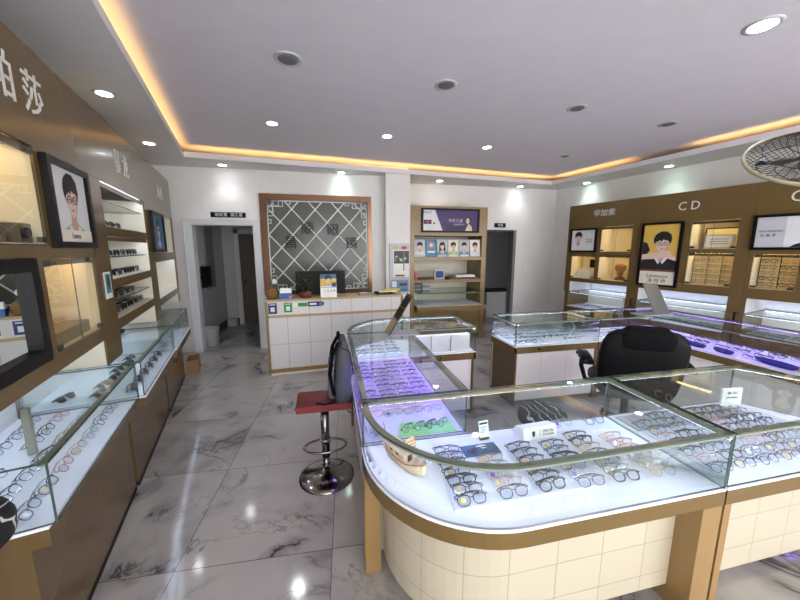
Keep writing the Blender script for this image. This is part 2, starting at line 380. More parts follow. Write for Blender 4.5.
# shop front behind the viewer: low sill, glazing
mb = MB(); mb.box(fl[0]-.2, frr[0]+.2, VF-.12, VF, 0, .12, 'wall_paint'); mb.box(fl[0]-.2, frr[0]+.2, VF-.12, VF, 2.7, 3.0, 'wall_paint')
for k in range(6):
    x = fl[0]+(frr[0]-fl[0])*k/5; mb.box(x-.04, x+.04, VF-.1, VF-.02, .12, 2.7, 'wall_paint')
struct('wall_front', mb)
struct('window_1', MB().box(fl[0], frr[0], VF-.065, VF-.055, .12, 2.7, 'glass'))
# dropped soffit around the raised tray, with its upturned lip
TA = (-1.84, 5.06); TB = (4.21, 5.72); TC = Wp(5.22, -1.2); TD = Wp(-.56, -1.2)
TA = Wp(-.56, 5.355)
mb = MB()
mb.prism([bl, TA, TB, br, (br[0], YB), (1.34, YB), (1.34, 5.63)], 2.85, 2.87, 'soffit_paint')
mb.prism([TD, TA, bl, Wx(XL, TD[1])], 2.85, 2.87, 'soffit_paint')
mb.prism([TB, TC, Wx(XR, TC[1]), br], 2.85, 2.87, 'soffit_paint')
mb.prism([TD, Wx(XL, TD[1]), fl, frr, Wx(XR, TC[1]), TC], 2.85, 2.87, 'soffit_paint')
mb.strip([TD, TA, TB, TC, TD], .014, 2.8702, 2.92, 'soffit_paint')
struct('ceiling_soffit', mb)
# cove light strips lying behind the lip
def cove(p, q, f0, f1, lab):
    a = Vector(p).lerp(Vector(q), f0); b = Vector(p).lerp(Vector(q), f1)
    MB().strip([tuple(a), tuple(b)], .03, 2.872, 2.885, 'led_cove', off=.05).solo('cove_light_strip', lab, 'light strip', (a.x, a.y, 2.872))
cove(TD, TA, .02, 1, 'warm yellow light strip hidden in the ceiling cove along the left wall')
cove(TA, TB, .01, .99, 'warm yellow light strip hidden in the ceiling cove along the back wall')
cove(TB, TC, .005, .24, 'warm yellow light strip in the right ceiling cove, between back corner and dark gap')
cove(TB, TC, .385, .95, 'warm yellow light strip in the right ceiling cove, from dark gap towards the fan')
# box of wall above the left cabinets
# door trims
mb = MB()
for (a, b) in ((-2.156, -2.054), (-1.145, -1.05)): mb.box(a, b, 5.60, 5.629, 0, 2.018, 'door_trim_white')
mb.box(-2.156, -1.05, 5.60, 5.629, 2.0185, 2.10, 'door_trim_white')
mb.box(-2.156, -2.13, 5.59, 5.5995, 0, 2.0785, 'door_trim_white'); mb.box(-1.076, -1.05, 5.59, 5.5995, 0, 2.0785, 'door_trim_white'); mb.box(-2.156, -1.05, 5.59, 5.5995, 2.079, 2.10, 'door_trim_white')
mb.box(-2.053, -2.035, 5.61, 5.78, 0, 2.003, 'door_trim_white'); mb.box(-1.164, -1.146, 5.61, 5.78, 0, 2.003, 'door_trim_white'); mb.box(-2.053, -1.146, 5.61, 5.78, 2.0035, 2.017, 'door_trim_white')
struct('trim_1', mb)
mb = MB(); mb.box(3.70, 3.76, 6.12, 6.28, 0, 2.02, 'grey_mid'); mb.box(2.95, 3.76, 6.13, 6.28, 1.985, 2.02, 'dark_grey'); struct('trim_2', mb)
# corridor behind doorway one
mb = MB(); mb.box(-2.30, -2.20, 5.751, 7.599, 0, 2.6, 'hall_wall'); struct('wall_corridor_left', mb)
mb = MB(); mb.box(-.98, -.88, 5.75, 7.7, 0, 2.6, 'hall_wall'); struct('wall_corridor_right', mb)
mb = MB(); mb.box(-2.55, -.88, 7.6, 7.7, 0, 2.6, 'hall_wall'); struct('wall_corridor_back', mb)
mb = MB(); mb.box(-2.55, -.88, 5.75, 7.7, 2.6, 2.68, 'hall_dark'); struct('ceiling_corridor', mb)
mb = MB(); mb.box(-2.199, -2.18, 5.8, 7.58, 0, .14, 'baseboard_dark'); mb.box(-2.18, -1.97, 7.58, 7.599, 0, .14, 'baseboard_dark'); struct('baseboard_corridor', mb)
mb = MB(); mb.box(-1.86, -1.08, 7.55, 7.6, .01, 1.95, 'door_wood'); d = struct('door_1', mb)
k = MB(); k.lathe([(.02, 0), (.028, .02), (.02, .05)], 0, 0, 'chrome', 10)
ko = k.build('door_handle', d, (0, 0, 0)); ko.location = (-1.78, 7.54, .95); ko.rotation_euler = (PI/2, 0, 0)
mb = MB(); mb.box(-1.96, -1.87, 7.56, 7.6, 0, 2.05, 'door_trim_white'); mb.box(-1.96, -1.0, 7.56, 7.6, 1.96, 2.05, 'door_trim_white'); struct('trim_3', mb)
# room behind doorway two
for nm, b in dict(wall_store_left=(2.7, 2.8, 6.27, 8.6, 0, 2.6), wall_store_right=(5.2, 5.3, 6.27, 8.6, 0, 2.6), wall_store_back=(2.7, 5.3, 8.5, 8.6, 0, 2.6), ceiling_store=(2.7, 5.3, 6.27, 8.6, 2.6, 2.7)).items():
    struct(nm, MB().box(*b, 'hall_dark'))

# ------------------------------------------------------------- ceiling lamps
def downlight(u, v, z, state, label, r=.055):
    t = local_thing('downlight', label, 'ceiling light', (u, v, z), 0, 'recessed ceiling downlights')
    ring = MB().lathe([(r*1.35, 0), (r*1.35, -.004), (r*1.0, -.008), (r*.95, -.002)], 0, 0, 'lamp_ring', 20); ring.build('trim_ring', t)
    MB().lathe([(r*.94, -.0035), (r*.94, -.007), (r*.6, -.009)], 0, 0, {'on': 'led_lit', 'green': 'led_green', 'off': 'lamp_grille'}[state], 20).build('lens', t)
    if state != 'off':
        l = bpy.data.lights.new('lamp', 'SPOT'); l.energy = 9 if z < 2.9 else 26; l.spot_size = math.radians(118); l.spot_blend = .9; l.shadow_soft_size = .05
        l.color = (.93, .97, 1) if state == 'on' else (.86, 1, .95)
        o = bpy.data.objects.new('lamp', l); C.objects.link(o); o.location = (0, 0, -.03); o.parent = t
    return t
S, H = 2.85, 3.0
downlight(-1.677, 3.188, S, 'green', 'lit greenish downlight in soffit above the left wall, nearest the camera')
downlight(-1.985, 4.501, S, 'on', 'lit white downlight in soffit above the far left cabinets')
downlight(-1.473, 5.40, S, 'on', 'lit downlight in soffit above the left doorway')
downlight(.234, 5.52, S, 'green', 'lit greenish downlight in soffit above the lattice screen')
downlight(1.98, 5.80, S, 'on', 'lit downlight in soffit above the magazine shelves')
downlight(3.70, 5.98, S, 'on', 'lit downlight in soffit above the right rear doorway')
downlight(4.70, 5.40, S, 'green', 'lit greenish downlight in right soffit nearest the back corner')
downlight(4.93, 4.079, S, 'green', 'lit greenish downlight in right soffit over the yellow portrait poster')
downlight(-.56, 4.007, H, 'on', 'lit white downlight in raised ceiling, leftmost one')
downlight(.736, 4.15, H, 'on', 'lit white downlight in raised ceiling in front of the white pillar')
downlight(2.127, 4.293, H, 'on', 'lit downlight in raised ceiling in front of the magazine shelves')
downlight(2.641, 1.707, H, 'on', 'bright lit downlight in raised ceiling at the upper right', .07)
downlight(-.243, 2.699, H, 'off', 'unlit round downlight in raised ceiling, leftmost of the unlit ones', .075)
downlight(1.002, 2.816, H, 'off', 'unlit round downlight near the middle of the raised ceiling', .07)
downlight(2.405, 2.974, H, 'off', 'unlit round downlight in raised ceiling, second from the right', .07)
downlight(3.684, 3.118, H, 'off', 'unlit round downlight in raised ceiling nearest the dark cove gap', .07)
downlight(3.456, 4.446, H, 'off', 'small unlit downlight in raised ceiling near the back cove', .06)

# ------------------------------------------------------------- eyeglasses prototypes
def rim_pts(cx, w, h, n=12, sq=.7):
    out = []
    for i in range(n):
        a = 2*PI*i/n; c, s_ = math.cos(a), math.sin(a)
        x = w/2*math.copysign(abs(c)**sq, c); y = h/2*math.copysign(abs(s_)**sq, s_)
        if y < 0: x *= .93
        out.append((cx+x, y))
    return out
def glasses_parts(fm, lensm='lens_clear', thick=.0022, folded=True, w=.054, h=.037, sq=.75):
    # local: x across, -y towards the front, rests on z=0; front leans back when folded
    tilt = math.radians(48 if folded else 8)
    def T(x, q, d=0):                 # q up along the front
        qq = q+h/2; return (x, qq*math.sin(tilt)-d*math.cos(tilt), qq*math.cos(tilt)+thick+d*math.sin(tilt)) if folded else (x, -d+qq*.1, qq+thick)
    parts = []
    f = MB()
    for sx in (-1, 1): f.tube([T(x, y) for x, y in rim_pts(sx*.034, w, h, 12, sq)], thick, fm, 4, closed=True)
    for sx in (-1, 1): f.tube([T(x, y, -.0005) for x, y in rim_pts(sx*.034, w*1.01, h*1.04, 12, sq)[0:7]], thick*1.2, fm, 4)
    f.tube([T(-.009, .006), T(0, .010), T(.009, .006)], thick, fm, 4)
    for sx in (-1, 1): f.tube([T(sx*(.034+w/2), .010), T(sx*(.042+w/2), .011)], thick*1.3, fm, 4)
    parts.append(('frame', f))
    for sx in (-1, 1):
        t = MB(); hx = .042+w/2; x, y, z = T(sx*hx, .011)
        if folded: p = [(x, y, z), (x-sx*.002, y+.012, z-.002), (x-sx*.04, y+.024+(.006 if sx > 0 else 0), z*.8+.002), (x-sx*.09, y+.030, z*.62), (x-sx*.122, y+.030, z*.2+.003)]
        else: p = [(x, y, z), (x, y+.05, z), (x-sx*.006, y+.10, z-.004), (x-sx*.01, y+.135, .004)]
        t.tube(p, thick*1.3, fm, 4); parts.append(('temple', t))
    for sx in (-1, 1):
        l = MB(); l.poly([T(x, y, .0006) for x, y in rim_pts(sx*.034, w*.96, h*.95, 12, sq)], lensm); l.poly([T(x, y, -.0006) for x, y in rim_pts(sx*.034, w*.96, h*.95, 12, sq)][::-1], lensm)
        parts.append(('lens', l))
    return parts, T
PROTO = {}
def make_proto(key, fm, sticker=None, **k):
    parts, T = glasses_parts(fm, **k)
    meshes = []
    for nm, m in parts:
        o = m.build(nm); C.objects.unlink(o); meshes.append((nm, o.data)); bpy.data.objects.remove(o)
    if sticker:
        m = MB(); m.poly([T(-.046, -.006, .0016), T(-.026, -.010, .0016), T(-.026, .008, .0016), T(-.046, .011, .0016)], sticker)
        o = m.build('lens_sticker'); C.objects.unlink(o); meshes.append(('lens_sticker', o.data)); bpy.data.objects.remove(o)
    PROTO[key] = meshes
    # a joined version for far ones
    al = MB()
    for nm, m in parts:
        k0 = len(al.v); al.v += m.v
        for f, mm in zip(m.f, m.m): al.f.append(tuple(i+k0 for i in f)); al.m.append(mm); al.sm.append(False); al.uv.append(None)
    o = al.build('eyeglasses'); C.objects.unlink(o); PROTO[key+'_far'] = o.data; bpy.data.objects.remove(o)
KINDS = {'black': ('frame_black', 'black rimmed', {'thick': .0018}), 'thickblack': ('frame_black', 'bold black rimmed', {'thick': .0027}), 'brown': ('frame_brown', 'dark brown rimmed', {'thick': .002}),
         'grey': ('frame_grey', 'slate grey rimmed', {'thick': .0016}), 'silver': ('silver_metal', 'thin silver rimmed', {'thick': .0013, 'sq': .95}), 'gold': ('gold_metal', 'thin gold rimmed', {'thick': .0013, 'sq': .95}),
         'rose': ('frame_rose', 'rose rimmed', {'thick': .0017, 'sq': .9}), 'blue': ('frame_blue', 'dark blue rimmed', {'thick': .002})}
ST = {'black': 'sticker_gold', 'grey': 'sticker_white', 'silver': 'sticker_violet', 'gold': 'sticker_gold', 'brown': 'sticker_gold'}
for k_, (fm_, d_, a_) in KINDS.items(): make_proto(k_, fm_, ST.get(k_), **a_)
for k_, (fm_, d_, a_) in list(KINDS.items()): make_proto(k_+'_up', fm_, None, **dict(a_, folded=False))
make_proto('sun', 'frame_black', None, lensm='sun_lens', thick=.003, folded=False, h=.046, sq=.8)
make_proto('sunfold', 'frame_black', None, lensm='sun_lens', thick=.003, h=.046, sq=.8)
make_proto('open', 'frame_grey', None, thick=.0026, folded=False)
NG = {'n': 0}
def put_glasses(kind, x, y, z, rz, label, group, fr='U', far=False, scale=1, name='eyeglasses', cat='glasses'):
    NG['n'] += 1
    px, py = (w2u(x, y) if fr == 'W' else (x, y)); r = rz + (A14 if fr == 'W' else 0)
    if far: t = bpy.data.objects.new(name, PROTO[kind+'_far']); C.objects.link(t)
    else:
        t = bpy.data.objects.new(name, None); C.objects.link(t); t.empty_display_size = .02
        ls = 0; last = None
        for nm, me in PROTO[kind]:
            if nm == 'lens_sticker' and random.random() > .55: continue
            o = bpy.data.objects.new(nm, me); C.objects.link(o); o.parent = last if nm == 'lens_sticker' else t
            if nm == 'lens': last = last or o
    t.location = (px, py, z); t.rotation_euler = (0, 0, r); t.scale = (scale,)*3
    t['label'] = label; t['category'] = cat; t['group'] = group
    return t
ORD = ['first','second','third','fourth','fifth','sixth','seventh','eighth','ninth','tenth','eleventh','twelfth','thirteenth','fourteenth']
def grid_glasses(cols, rows, posf, kindf, where, group, rz=0, fr='U', far=False, jit=.004, rl='from the front', z=.662, cl='column', rr='row', scale=1, skip=()):
    for c in range(cols):
        for r in range(rows):
            if (c, r) in skip: continue
            x, y = posf(c, r); x += random.uniform(-jit, jit); y += random.uniform(-jit, jit)
            k = kindf(c, r)
            put_glasses(k, x, y, z, rz+random.uniform(-.12, .12), f'{KINDS[k][1]} glasses {where}, {ORD[c]} {cl}, {ORD[r]} {rr} {rl}', group, fr, far, scale)

# ------------------------------------------------------------- island showcases
ZB, ZD, ZG = .57, .65, .90
def arc(cx, cy, r, a0, a1, n): return [(cx+r*math.cos(math.radians(a0+(a1-a0)*i/n)), cy+r*math.sin(math.radians(a0+(a1-a0)*i/n))) for i in range(n+1)]
def island_case(label, base, foot, outer, sides, led, panels=(), posts=(), fr='U', deckm='deck_white', band='bronze', zd=ZD, zg=ZG, zb=ZB, doors=(), locks=(), group='glass display showcases', topm=True, ledsides=None):
    """foot: footprint CCW; outer: polylines that carry the band; sides: polylines that carry side glass"""
    t = thing('glass_showcase', label, 'display case', base, fr, group)
    MB().prism(foot, zd-.012, zd, deckm).build('deck', t)
    m = MB()
    for pl in outer: m.strip(pl, .02, zb, zd-.013, band)
    m.build('fascia_band', t)
    for pl in sides: MB().strip(pl, .008, zd+.0005, zg-.009, 'glass', off=.004, smooth=len(pl) > 4).build('side_glass', t)
    MB().prism(foot, zg-.008, zg, 'glass').build('top_glass', t)
    for pl in (ledsides if ledsides is not None else sides):
        MB().strip(pl, .028, zg-.020, zg-.0085, 'alu_profile', off=.006).build('top_profile', t)
        MB().strip(pl, .014, zg-.0212, zg-.0204, led, edge=led, off=.018).build('light_strip', t)
    for k, (pl, off, z0, z1, mm) in enumerate(panels): MB().strip(pl, .02, z0, z1, mm, off=off).build('base_panel', t)
    for b, mm in posts: MB().box(*b, mm).build('post', t)
    for (a, b, z0, z1, y, ax) in doors:
        d = MB()
        (d.box(a, b, y-.01, y+.01, z0, z1, 'white_board') if ax == 'x' else d.box(y-.01, y+.01, a, b, z0, z1, 'white_board')); d.build('door', t)
    for (x, y, z, ax) in locks:
        l = MB(); n = 10
        c = [(x+.011*math.cos(2*PI*i/n), y, z+.011*math.sin(2*PI*i/n)) if ax == 'y' else (x, y+.011*math.cos(2*PI*i/n), z+.011*math.sin(2*PI*i/n)) for i in range(n)]
        dd = (0, -.012, 0) if ax == 'y' else (-.012, 0, 0)
        l.loft([c, [(p[0]+dd[0], p[1]+dd[1], p[2]+dd[2]) for p in c]], 'chrome', False); l.build('lock', t)
    return t
# curved front case
cF = arc(.68, 1.46, .55, 180, 270, 16)                         # from the left side round to the front edge
foot = [(.13, 1.535)] + cF + [(1.605, .91), (1.605, 1.535)]
front = [(.13, 1.535)] + cF + [(1.605, .91)]
panel = [(.13, 1.46)] + cF + [(1.50, .91)]
island_case('curved corner glass showcase at the front of the island, holding the wooden ship model', (.85, 1.2, 0), foot,
    [front, [(1.605, 1.535), (.13, 1.535)]], [front, [(1.605, .91), (1.605, 1.535)], [(1.605, 1.535), (.13, 1.535)]], 'led_cool',
    panels=[(panel, .10, .09, ZB, 'counter_tile'), ([(1.605, 1.535), (.71, 1.535)], .02, .03, ZB, 'island_panel')],
    posts=[((.132, .21, 1.43, 1.53, 0, ZB), 'bronze_lit'), ((1.50, 1.603, .912, 1.14, 0, ZB), 'bronze_lit')])
# right front case
foot = [(1.615, .91), (3.25, .91), (2.97, .915), (2.57, 1.535), (1.615, 1.535)]
foot = [(1.615, .91), (2.97, .91), (2.57, 1.535), (1.615, 1.535)]
island_case('straight glass showcase at the right front of the island packed with glasses', (2.2, 1.2, 0), foot,
    [[(1.615, .91), (2.97, .91), (2.57, 1.535), (1.615, 1.535)]], [[(1.615, .91), (2.97, .91)], [(2.97, .91), (2.57, 1.535)], [(2.57, 1.535), (1.615, 1.535)]], 'led_cool',
    panels=[([(1.655, .91), (2.85, .91)], .12, .05, ZB, 'counter_tile'), ([(2.57, 1.535), (1.615, 1.535)], .02, .03, ZB, 'island_panel')],
    posts=[((1.617, 1.655, .912, 1.14, 0, ZB), 'bronze_lit')])
# left arm
foot = [(.135, 1.545), (.71, 1.545), (.71, 2.85), (.135, 2.85)]
island_case('long glass showcase forming the left arm of the island, lit violet', (.42, 2.2, 0), foot,
    [[(.135, 2.85), (.135, 1.545)], [(.71, 1.545), (.71, 2.85)]], [[(.135, 2.85), (.135, 1.545)], [(.71, 1.545), (.71, 2.85)], [(.135, 1.545), (.71, 1.545)]], 'led_purple', deckm='deck_white',
    panels=[([(.135, 2.85), (.135, 1.56)], .04, .03, ZB, 'island_panel'), ([(.71, 1.56), (.71, 2.85)], .02, .03, ZB, 'island_panel')],
    ledsides=[[(.135, 2.85), (.135, 1.545)], [(.71, 1.545), (.71, 2.85)]])
# far left corner with its wing
cB = arc(.67, 2.895, .535, 90, 180, 12)
foot = [(.135, 2.86), (1.385, 2.86), (1.385, 3.43)] + cB
o_ = [(1.385, 2.86), (1.385, 3.43)] + cB + [(.135, 2.86)]
island_case('rear left showcase of the island with a rounded glass corner and greige boxes inside', (.75, 3.1, 0), foot,
    [o_, [(.71, 2.86), (1.385, 2.86)]], [o_, [(.135, 2.86), (1.385, 2.86)]], 'led_cool',
    panels=[([(1.385, 2.86), (1.385, 3.43)] + cB + [(.135, 2.87)], .02, .0, ZB, 'bronze_side'), ([(.72, 2.86), (1.36, 2.86)], .012, .04, ZB, 'island_panel')], locks=[(1.02, 2.86, .61, 'y')])
# rear arm
foot = [(1.84, 2.905), (2.845, 2.905), (2.845, 3.405), (1.84, 3.405)]
island_case('rear glass showcase of the island beside the gap, brown end panel', (2.34, 3.15, 0), foot,
    [foot+[foot[0]]], [foot+[foot[0]]], 'led_cool', panels=[([(1.84, 3.405), (1.84, 2.905)], .005, 0, ZB, 'bronze_side'), ([(2.845, 3.405), (1.84, 3.405)], .02, .03, ZB, 'counter_tile'), ([(1.87, 2.905), (2.83, 2.905)], .012, .05, ZB, 'island_panel')],
    posts=[((1.842, 1.87, 2.907, 2.94, 0, ZB), 'bronze_side'), ((2.82, 2.844, 2.907, 2.94, 0, ZB), 'bronze_side')], locks=[(2.12, 2.905, .61, 'y'), (2.62, 2.905, .61, 'y')])
foot = [(2.855, 2.905), (3.53, 2.905), (3.53, 3.405), (2.855, 3.405)]
island_case('rear right corner showcase of the island behind the black office chair', (3.3, 3.15, 0), foot,
    [[(3.53, 3.405), (2.855, 3.405), (2.855, 2.905), (3.53, 2.905)]], [[(2.855, 2.905), (3.53, 2.905)], [(3.53, 3.405), (2.855, 3.405)]], 'led_cool', panels=[([(2.855, 2.905), (3.53, 2.905)], .012, .05, ZB, 'island_panel'), ([(3.53, 3.405), (2.855, 3.405)], .02, .03, ZB, 'counter_tile')],
    posts=[((2.857, 2.885, 2.907, 2.94, 0, ZB), 'bronze_side')])
foot = [(3.54, 3.405), (3.54, 2.90), (3.72, .95), (4.29, .95), (4.10, 3.405)]
island_case('right arm showcase of the island with dark blue glasses cases, lit violet', (3.9, 2.1, 0), foot,
    [[(3.54, 2.90), (3.72, .95), (4.29, .95), (4.10, 3.405), (3.54, 3.405)]], [[(3.54, 2.90), (3.72, .95)], [(4.29, .95), (4.10, 3.405)], [(4.10, 3.405), (3.54, 3.405)]], 'led_purple',
    panels=[([(3.54, 2.90), (3.72, .95), (4.29, .95), (4.10, 3.405), (3.54, 3.405)], .012, .0, ZB, 'island_panel')])

# things lying in the island showcases
def tray(pts, z, h, m, label, nm='display_tray', gr='plastic trays under the glasses'):
    c = (sum(p[0] for p in pts)/len(pts), sum(p[1] for p in pts)/len(pts), z)
    MB().prism(pts, z, z+h, m).solo(nm, label, 'tray', c, 'U', gr)
CK = 'glasses in the curved front case'
tray([(.44, 1.035), (1.12, 1.035), (1.14, 1.44), (.49, 1.47)], .6505, .008, 'tray_white', 'long pale blue tray in the curved front case carrying four columns of glasses')
tray([(1.15, 1.43), (1.57, 1.40), (1.58, 1.50), (1.16, 1.515)], .6505, .008, 'tray_white', 'narrow pale tray against the rear glass of the curved front case')
colx = [.52, .70, .885, 1.055, 1.225, 1.415]
ck = [['black','black','thickblack','black','black','grey','grey'], ['black','gold','silver','silver','gold','grey','grey'], ['thickblack','black','brown','brown','black','black','black'],
      ['black','silver','brown','thickblack','grey','black','black'], ['thickblack','brown','black','grey','gold','thickblack','black'], ['gold','gold','rose','gold','rose','gold','gold']]
grid_glasses(6, 7, lambda c, r: (colx[c]+r*.002, 1.045+r*.053-(0.015 if c == 3 else 0)+(0 if c < 4 else -.025)), lambda c, r: ck[c][r], 'in curved front case', 'glasses in the curved front case', skip=((1, 6), (2, 6), (3, 6), (5, 6)), z=.660, rl='from front')
for k, (x, y, kk) in enumerate([(1.26, 1.46, 'silver'), (1.46, 1.445, 'grey')]):
    put_glasses(kk, x, y, .660, .05, ['silver glasses with gold sticker on the narrow rear tray, left pair', 'grey glasses on the narrow rear tray, right pair'][k], 'glasses on the narrow rear tray')
# leaflet and price card, sign box
m = MB(); pl = Plane((.70, 1.34, .6595), (1, .02, 0), (0, 1, 0)); slab(m, pl, -.09, .10, -.02, .07, 0, .001, 'print_blue'); blob(m, pl, .02, .045, .03, .016, 'sticker_white', .0016); blob(m, pl, -.04, .02, .03, .02, 'print_purple', .0015); m.solo('leaflet', 'blue and violet leaflet on the pale tray behind the second glasses column', 'leaflet', (.7, 1.34, .6595))
t = local_thing('price_card', 'small white price card with brown foot standing in the curved front case', 'card', (.765, 1.45, .6595), .1)
MB().box(-.026, .026, -.012, .012, 0, .012, 'wood_brown').build('card_foot', t)
m = MB(); pl = Plane((0, -.006, .012), (1, 0, 0), (0, .25, 1)); slab(m, pl, -.028, .028, 0, .085, 0, .002, 'white_sign'); slab(m, pl, -.024, .024, .066, .076, .002, .0024, 'ink')
for k in range(3): slab(m, pl, -.02, .02-.008*k, .05-.012*k, .054-.012*k, .002, .0024, 'print_teal')
m.build('card_sheet', t)
t = local_thing('sign_box', 'white wedge sign with small crest and dark lettering inside the curved case', 'sign', (1.06, 1.40, .659), .04)
m = MB(); m.loft([[(x, -.015, 0), (x, -.005, .065), (x, .06, .05), (x, .09, 0)] for x in (-.105, .095)], 'white_sign', False); m.build('sign_body', t)
m = MB(); pl = Plane((0, -.0155, .003), (1, 0, 0), (0, .010, .065)); blob(m, pl, -.045, .034, .010, .010, 'ink', .001, 8); shape(m, pl, [(-.056, .024), (-.034, .024), (-.045, .012)], 'ink', .001); slab(m, pl, -.008, -.006, .01, .05, .001, .0015, 'ink')
text(m, pl, 'SPECIAL', .044, .037, .020, 'ink', .001, .0008); text(m, pl, 'EYEWEAR', .044, .018, .016, 'ink', .001, .0008); m.build('lettering', t)
# ship model
t = local_thing('ship_model', 'small laser-cut wooden ship model on the white deck of the curved case', 'model ship', (.305, 1.35, .651), math.radians(-64)); t.scale = (1.14, 1.2, 1.25)
hull = []
for k in range(9):
    f = k/8; x = -.11+.24*f; w = .034*math.sin(PI*min(1, .22+.62*f))**.7 if f < .8 else .034*(1-(f-.8)*3.4)
    w = max(w, .008); zt = .034+.022*(abs(f-.45)/.55)**2*1.2; zb = .004+.022*max(0, (f-.7)/.3)**1.5+.012*max(0, (.15-f)/.15)
    hull.append([(x, -w, zt), (x, -w*.8, (zt+zb)/2), (x, -w*.35, zb), (x, w*.35, zb), (x, w*.8, (zt+zb)/2), (x, w, zt)])
MB().loft(hull, 'wood_ply', False).build('hull', t)
m = MB()
for k in range(6): m.box(-.07+.02*k, -.068+.02*k, -.036, .036, .036, .0365, 'wood_ply_dark')
for sy in (-1, 1): m.tube([(-.11, sy*.018, .064), (-.06, sy*.033, .046), (0, sy*.036, .040), (.06, sy*.034, .044), (.11, sy*.02, .060), (.13, sy*.008, .066)], .0022, 'wood_ply_dark', 4)
m.build('bulwark', t)
m = MB(); m.box(-.075, .045, -.024, .024, .036, .068, 'wood_ply'); m.build('cabin', t)
m = MB(); m.loft([[(x, -.032, .066), (x, 0, .086), (x, .032, .066), (x, .03, .062), (x, 0, .081), (x, -.03, .062)] for x in (-.085, .052)], 'wood_ply', False); m.build('cabin_roof', t)
m = MB()
for x in (-.045, -.005): m.box(x-.008, x+.008, -.0255, -.024, .048, .060, 'ink')
m.box(.0452, .0468, -.010, .010, .036, .062, 'ink'); m.build('cabin_openings', t)
m = MB(); m.tube([(.04, 0, .07), (.04, 0, .13)], .0022, 'wood_ply_dark', 5)
m.tube([(-.112, 0, .055), (-.135, 0, .115)], .002, 'wood_ply_dark', 5); m.build('mast', t)
m = MB(); m.loft([[(.028+.02*k, -.022+.002*k, .072+.011*k+.03*0), (.028+.02*k, .022-.002*k, .076+.011*k), (.0295+.02*k, .022-.002*k, .076+.011*k), (.0295+.02*k, -.022+.002*k, .072+.011*k)] for k in range(0)] or [[(.044, -.024, .078), (.044, .024, .078), (.046, .024, .078), (.046, -.024, .078)], [(.05, -.026, .10), (.05, .026, .10), (.052, .026, .10), (.052, -.026, .10)], [(.042, -.02, .128), (.042, .02, .128), (.044, .02, .128), (.044, -.02, .128)]], 'wood_ply', False)
for z in (.09, .104, .118): m.box(.052, .0535, -.024, .024, z, z+.002, 'wood_ply_dark')
m.build('sail', t)
# right front case content
tray([(1.66, 1.0), (2.72, 1.0), (2.52, 1.33), (1.66, 1.33)], .6505, .006, 'tray_white', 'white tray in the front half of the right front case')
tray([(1.64, 1.345), (2.50, 1.345), (2.42, 1.50), (1.64, 1.50)], .6505, .006, 'grey_light', 'grey tray along the back of the right front case')
ks = ['black', 'blue', 'black', 'rose', 'grey', 'black', 'brown', 'silver', 'thickblack']
grid_glasses(7, 8, lambda c, r: (1.71+c*.142+(r % 2)*.012, .985+r*.062), lambda c, r: ks[(c*5+r*3) % 9], 'in right front case', 'glasses in the right front case', z=.658, rl='from front', jit=.005, scale=.92, skip=tuple((6, k) for k in range(4, 8)))
t = local_thing('brand_sign', 'white upright sign card standing at the back of the right front case', 'sign', (2.44, 1.44, .6565), -.1)
m = MB(); m.box(-.07, .07, -.006, .006, 0, .13, 'white_sign'); m.build('card_sheet', t)
m = MB(); pl = Plane((0, -.0065, 0), (1, 0, 0)); text(m, pl, 'ER AU', 0, .10, .026, 'ink', .0003, .001); text(m, pl, 'EYEWEAR', 0, .07, .018, 'ink', .0003, .001); m.build('lettering', t)
# violet case content
tray([(.16, 1.90), (.69, 1.90), (.69, 2.80), (.16, 2.80)], .6505, .004, 'tray_purple', 'lilac tray covering the far part of the left arm showcase')
grid_glasses(4, 10, lambda c, r: (.235+c*.122, 1.93+r*.083), lambda c, r: ks[(c*7+r*4) % 9], 'in left arm case', 'glasses on the lilac tray of the left arm', z=.655, far=False, rl='from front', jit=.009, scale=.84)
tray([(.33, 1.575), (.66, 1.565), (.66, 1.69), (.37, 1.70)], .6505, .005, 'tray_green', 'bright green mat at the near end of the left arm showcase')
for c in range(4): put_glasses(['black', 'grey', 'thickblack', 'black'][c], .405+c*.07, 1.615+.006*c, .656, .75, f'dark rimmed glasses standing askew on the green mat, {ORD[c]} from left', 'glasses on the green mat', scale=.74)
for c in range(4): put_glasses('silver' if c % 2 else 'rose', .23+c*.125, 1.80, .651, .2, f'pale rimmed glasses just behind the green mat, {ORD[c]} from left', 'glasses behind the green mat')
# far left case: greige boxes and pale glasses
for k in range(3):
    m = MB(); x = .74+k*.200; m.box(x, x+.192, 2.90, 2.96, .651, .815, 'box_greige'); m.box(x-.001, x+.193, 2.899, 2.961, .80, .818, 'box_greige'); m.solo('gift_box', ['greige box inside the rear left showcase, left of three', 'greige box inside the rear left showcase, middle of three', 'greige box inside the rear left showcase, right of three'][k], 'box', (x+.09, 2.93, .651), 'U', 'greige boxes in the rear left showcase')
grid_glasses(3, 4, lambda c, r: (.29+c*.15, 2.92+r*.11), lambda c, r: ['silver', 'grey', 'silver', 'blue'][(c+r) % 4], 'in rear left case', 'glasses in the rear left showcase', z=.652, far=True, rl='from front', skip=((0, 3), (0, 2)))
grid_glasses(3, 2, lambda c, r: (.86+c*.19, 3.14+r*.13), lambda c, r: ['black', 'grey', 'blue'][(c+r) % 3], 'behind the greige boxes', 'glasses behind the greige boxes', z=.652, far=True, rl='from front')
